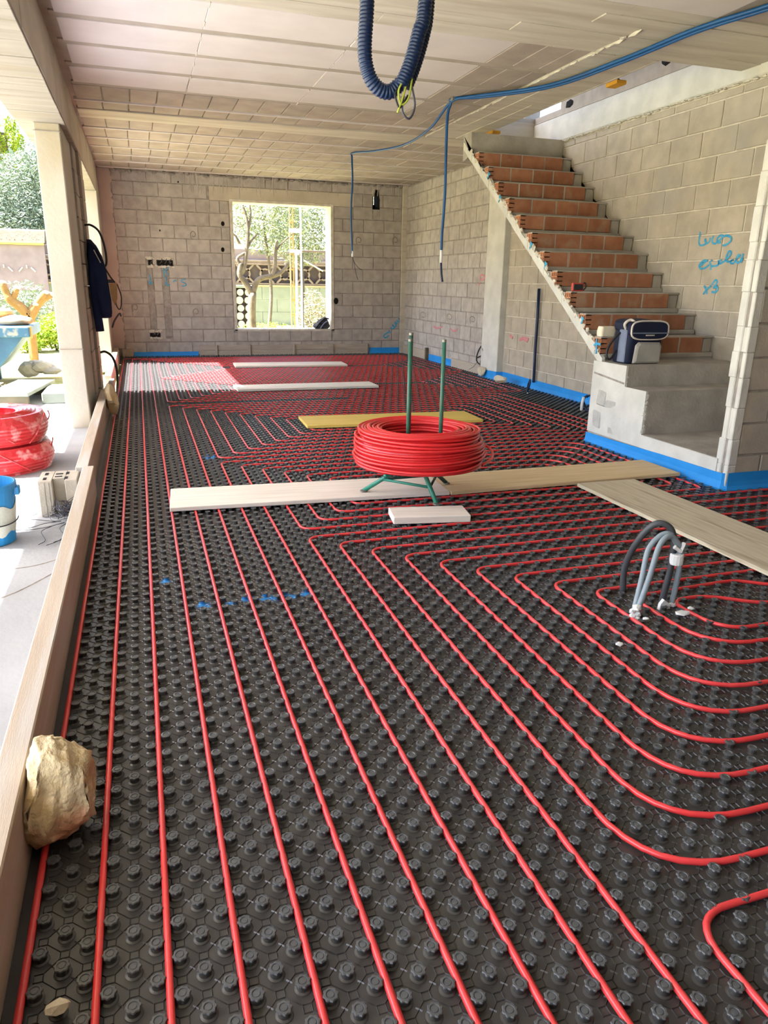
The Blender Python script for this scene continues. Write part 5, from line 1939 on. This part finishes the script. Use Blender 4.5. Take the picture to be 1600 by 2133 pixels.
# reed roof on a timber edge above the fence on the left
rr = empty('reed_roof', (-4.5, 25.2, 2.2), 'pale reed roof with timber edge above the left part of the fence', 'roof')
mb = MB()
rgx = random.Random(9)
for i in range(260):
    xx = -9 + 6.45 * rgx.random()
    z = 2.30 + .26 * rgx.random()
    mb.tube([(xx, 24.95 + (z - 2.2) * .9, z), (xx + rgx.uniform(-.3, .3), 25.1 + (z - 2.2) * 1.6, z + rgx.uniform(.0, .10))], .018, 4)
mb.prism([(25.0, 2.26), (25.6, 2.26), (25.6, 2.66), (25.3, 2.6)], 0, -9, -2.53)
build(mb, 'reed_thatch', 'reed', rr, kind='stuff')
build(MB().bbox(-9, -2.55, 24.93, 25.0, 2.19, 2.255, .004), 'timber_edge', 'rust', rr)
mb = MB()
build(MB().bbox(-9.0, -2.56, 25.02, 25.12, .9, 2.19, .004).bbox(-2.62, -2.54, 25.02, 25.12, -.16, .9, .004), 'side_screen', 'tarp', rr)
mb = MB()
for x in [-6.2 + .62 * i for i in range(6)]:
    for (a, dx, dz) in ((35, -.17, -.02), (0, 0, .06), (-35, .17, -.02)):
        mb.box(-.022, .022, 25.0, 25.018, -.085 if a else -.05, .085 if a else .05, mx=Matrix.Translation((x + dx, 0, 1.52 + dz)) @ Matrix.Rotation(math.radians(a * 1.2), 4, 'Y'))
build(mb, 'screen_motif', 'lattice_grey', rr)


# ------------------------------------------------------------------ trees
def tree(name, base, trunk_paths, crowns, m, label, seed, bark='bark', size=.1, m2=None):
    r_ = empty(name, base, label, 'tree')
    mb = MB()
    for (pts, rads) in trunk_paths:
        pp = smooth_path(pts, 5)
        n = len(pp)
        mb.tube(pp, [rads[0] + (rads[1] - rads[0]) * i / (n - 1) for i in range(n)], 8)
    build(mb, 'trunk', bark, r_, smooth=True)
    mb, mb2 = MB(), MB()
    for i, (c, rad, n) in enumerate(crowns):
        mb.leaves(c, rad, n, size, seed + i, shell=.25)
        if m2:
            mb2.leaves(c, rad, n // 3, size, seed + 40 + i, shell=.4)
    build(mb, 'foliage', m, r_, kind='stuff', recalc=False)
    if m2:
        build(mb2, 'pale_foliage', m2, r_, kind='stuff', recalc=False)
    return r_


tree('olive_tree', (-3.4, 29, -.16), [([(-3.4, 29, -.16), (-3.5, 29, 1.5), (-3.2, 29, 3.0)], (.25, .15)), ([(-3.5, 29, 1.5), (-4.2, 29, 3.5)], (.18, .08))],
     [((-3.3, 29, 4.0), (1.15, 1.2, 1.35), 5200), ((-2.6, 28.6, 4.6), (.85, .9, 1.15), 3000), ((-4.4, 29, 3.6), (1.1, 1.1, 1.2), 3000), ((-2.55, 28.5, 3.1), (.8, .8, .9), 2600), ((-3.6, 28.5, 2.9), (1.0, .8, .7), 2600)], 'olive',
     'silver green olive tree behind the reed roof on the left', 21, size=.085)
# conifer: upright shoots
cf = empty('conifer', (-4.4, 33, -.16), 'bright yellow green conifer rising behind the olive tree', 'tree')
build(MB().tube([(-4.4, 33, -.16), (-4.4, 33, 6.4)], .18, 8), 'trunk', 'bark', cf)
mb = MB()
rgx = random.Random(8)
for i in range(330):
    h = rgx.random()
    a = rgx.uniform(0, 6.283)
    rad = 1.05 * (1 - .45 * h) * rgx.uniform(.55, 1)
    p = Vector((-4.4 + rad * math.cos(a), 33 + rad * math.sin(a), 4.4 + 2.2 * h))
    d = Vector((math.cos(a) * .25, math.sin(a) * .25, 1)).normalized()
    for k in range(9):
        q = p + d * (.055 * k)
        mb.leaves((q.x, q.y, q.z), (.06, .06, .05), 2, .07, i * 9 + k, asp=.5)
build(mb, 'foliage', 'pineleaf', cf, kind='stuff', recalc=False)
# gnarled tree outside the window
tree('gnarled_tree', (2.42, 17, -.16),
     [([(2.42, 17, -.16), (2.40, 17, .5), (2.44, 17, 1.03)], (.105, .085)), ([(2.43, 17, 1.0), (2.28, 17, 1.25), (2.17, 17, 1.42), (2.21, 17, 1.65)], (.075, .05)), ([(2.19, 17, 1.42), (2.27, 17, 1.55), (2.34, 17, 1.90), (2.39, 17, 2.3), (2.36, 17, 2.62), (2.28, 17, 2.85)], (.055, .028)),
      ([(2.39, 17, 2.3), (2.46, 17, 2.62), (2.44, 17, 2.9)], (.03, .018)), ([(2.34, 17, 1.92), (2.46, 17, 2.12), (2.62, 17, 2.28)], (.03, .016)), ([(2.2, 17, 1.6), (2.14, 17, 1.75), (2.3, 17, 1.86)], (.04, .03)),
      ([(2.44, 17, 1.02), (2.54, 17, 1.26), (2.68, 17, 1.35), (2.92, 17, 1.40), (3.10, 17, 1.48), (3.32, 17, 1.70)], (.07, .035)), ([(2.90, 17, 1.40), (2.96, 17, 1.6), (2.98, 17, 1.95), (3.02, 17, 2.15)], (.05, .03)),
      ([(2.98, 17, 1.9), (3.10, 17, 2.06), (3.3, 17, 2.24), (3.5, 17, 2.45)], (.024, .01)), ([(2.2, 17, 2.05), (2.12, 17, 2.2), (2.0, 17, 2.3)], (.03, .015)), ([(2.36, 17, 2.5), (2.2, 17, 2.4), (2.05, 17, 2.5)], (.012, .006))],
     [((2.1, 17.2, 2.85), (.5, .4, .35), 260), ((2.75, 17.3, 2.75), (.6, .4, .45), 420)], 'olive2', 'gnarled pruned tree with forked trunk outside the window', 61, size=.035)
for i, (c, rad, lb) in enumerate((((3.6, 22, 3.2), (1.3, .9, 1.25), 'leafy olive tree seen in the middle of the window'), ((5.0, 24.1, 3.0), (1.2, .9, 1.3), 'leafy olive tree seen behind the ladder frame in the window'),
                                  ((6.6, 22, 3.2), (1.3, 1, 1.6), 'leafy olive tree at the right edge of the window'))):
    tree('olive_tree', (c[0], c[1], -.16), [([(c[0], c[1], -.16), (c[0] + .1, c[1], 1.2), (c[0] - .1, c[1], c[2])], (.06, .03))], [(c, rad, 4600)], 'olive2', lb, 80 + 9 * i, size=.075, m2='olive')
shrub('dry_shrub', (3.62, 16.2, .55), (.42, .4, .62), 1100, .045, 'dryleaf', 'pale dry bush at the lower right of the window', seed=15, m2='olive2')
shrub('flowering_shrub', (2.95, 18.2, .10), (.75, .4, .24), 1200, .05, 'grass', 'low green weeds below the white garden wall', seed=16, m2='yellowleaf')
shrub('flowering_shrub', (2.05, 18.0, .08), (.35, .3, .22), 500, .05, 'grass', 'low green weeds left of the gnarled trunk', seed=17, m2='dryleaf')
# round logs stacked in a white frame beyond the trunk
lg = empty('log_stack', (2.62, 20.5, -.16), 'pale round logs stacked in a white frame left of the trunk', 'log stack')
build(MB().bbox(2.38, 2.46, 20.4, 20.6, -.16, 1.10, .006).bbox(2.38, 3.0, 20.4, 20.6, 1.10, 1.17, .006).bbox(2.92, 3.0, 20.4, 20.6, -.16, 1.10, .006), 'frame', 'whitewall', lg)
build(MB().box(2.46, 2.92, 20.58, 20.6, -.16, 1.10), 'back_board', 'tarp_dark', lg)
for i in range(6):
    for j in range(2):
        z = -.04 + i * .205
        x = 2.575 + j * .225 + (.03 if i % 2 else 0)
        m = MB()
        m.tube([(x, 20.42, z), (x, 20.57, z)], .10 - .012 * ((i + j) % 2), 12)
        build(m, 'log', 'cutwood', lg)
# ladder frame and posts beyond the window
sf = empty('ladder_frame', (3.05, 15.5, -.16), 'pale yellow steel ladder frame standing outside the window', 'ladder')
for x in (3.02, 3.085):
    build(MB().bbox(x - .011, x + .011, 15.48, 15.51, -.16, 3.3, .003), 'rail', 'rust', sf)
for i in range(11):
    z = .0 + i * .30
    build(MB().bbox(3.031, 3.074, 15.485, 15.505, z, z + .03, .003), 'rung', 'rust', sf)
po = empty('steel_post', (3.25, 15.5, -.16), 'pale steel post joined to the ladder frame by two brackets', 'post')
build(MB().bbox(3.232, 3.262, 15.48, 15.52, -.16, 3.3, .004), 'post', 'whitesteel', po)
build(MB().bbox(3.0, 3.26, 15.46, 15.479, 2.22, 2.30, .004), 'bracket', 'whitesteel', po)
build(MB().bbox(3.02, 3.25, 15.46, 15.479, 1.84, 1.90, .004).bbox(3.10, 3.20, 15.44, 15.459, 1.80, 1.86, .004), 'bracket', 'whitesteel', po)
po2 = empty('gate_post', (3.30, 15.7, -.16), 'dark gate post with a diagonal brace outside the window', 'post')
build(MB().bbox(3.292, 3.325, 15.68, 15.72, -.16, 1.86, .004), 'post', 'wire', po2)
build(MB().tube([(3.32, 15.7, 1.72), (3.75, 15.7, 1.50)], .014, 8), 'brace', 'whitesteel', po2)
build(MB().bbox(3.30, 3.95, 15.68, 15.72, 1.87, 1.905, .004), 'top_bar', 'lattice', po2)
build(MB().bbox(3.145, 3.185, 15.6, 15.64, -.16, 1.84, .004), 'inner_post', 'whitesteel', po2)

# rucksack on the window sill
rs = empty('rucksack', (3.15, YB + .1, .456), 'crumpled grey and black rucksack on the window sill', 'bag')
mb = MB().ico((3.20, YB + .09, .555), (.13, .08, .12), 3, .03, 6, flatten=9)
mb.ico((3.09, YB + .08, .515), (.09, .07, .06), 3, .03, 7, flatten=7)
zmin = min(v[2] for v in mb.v)
mb.v = [(x, y, max(z, .457)) for (x, y, z) in mb.v]
build(mb, 'sack_body', 'greyrag', rs)
build(MB().tube(smooth_path([(3.03, YB + .02, .47), (3.10, YB + .0, .56), (3.20, YB + .0, .65), (3.28, YB + .03, .64)], 5), .014, 6), 'strap', 'black', rs, smooth=True)
build(MB().tube(smooth_path([(3.12, YB + .0, .47), (3.18, YB - .005, .55), (3.25, YB + .005, .60)], 5), .012, 6), 'strap', 'bluegrey', rs, smooth=True)


# ------------------------------------------------------------------ repeats of a kind share a group phrase
GROUPS = {'plank': 'planks laid on the mat', 'heating_pipe': 'red heating pipe circuits on the floor', 'formwork_board': 'formwork boards along the open side', 'edge_strip': 'blue foam edge strips',
          'stone': 'loose stones on the mat', 'foam_scrap': 'white foam scraps by the cable stub', 'electrical_box': 'electrical boxes in the back wall', 'sack': 'sacks on the skip',
          'conduit_coil': 'coiled conduit ends by the right wall', 'cable_hook': 'black cables at the column', 'wood_block': 'yellow wood blocks at the stairwell', 'wood_stake': 'stakes on the right wall',
          'shuttering_board': 'grey shuttering boards', 'board_offcut': 'board offcuts', 'olive_tree': 'olive trees', 'flowering_shrub': 'flowering shrubs', 'grey_shrub': 'grey shrubs', 'dry_shrub': 'dry shrubs'}
for o in bpy.data.objects:
    if o.parent is None and o.get('label') and not o.get('group'):
        g = GROUPS.get(o.name.split('.')[0])
        if g:
            o['group'] = g
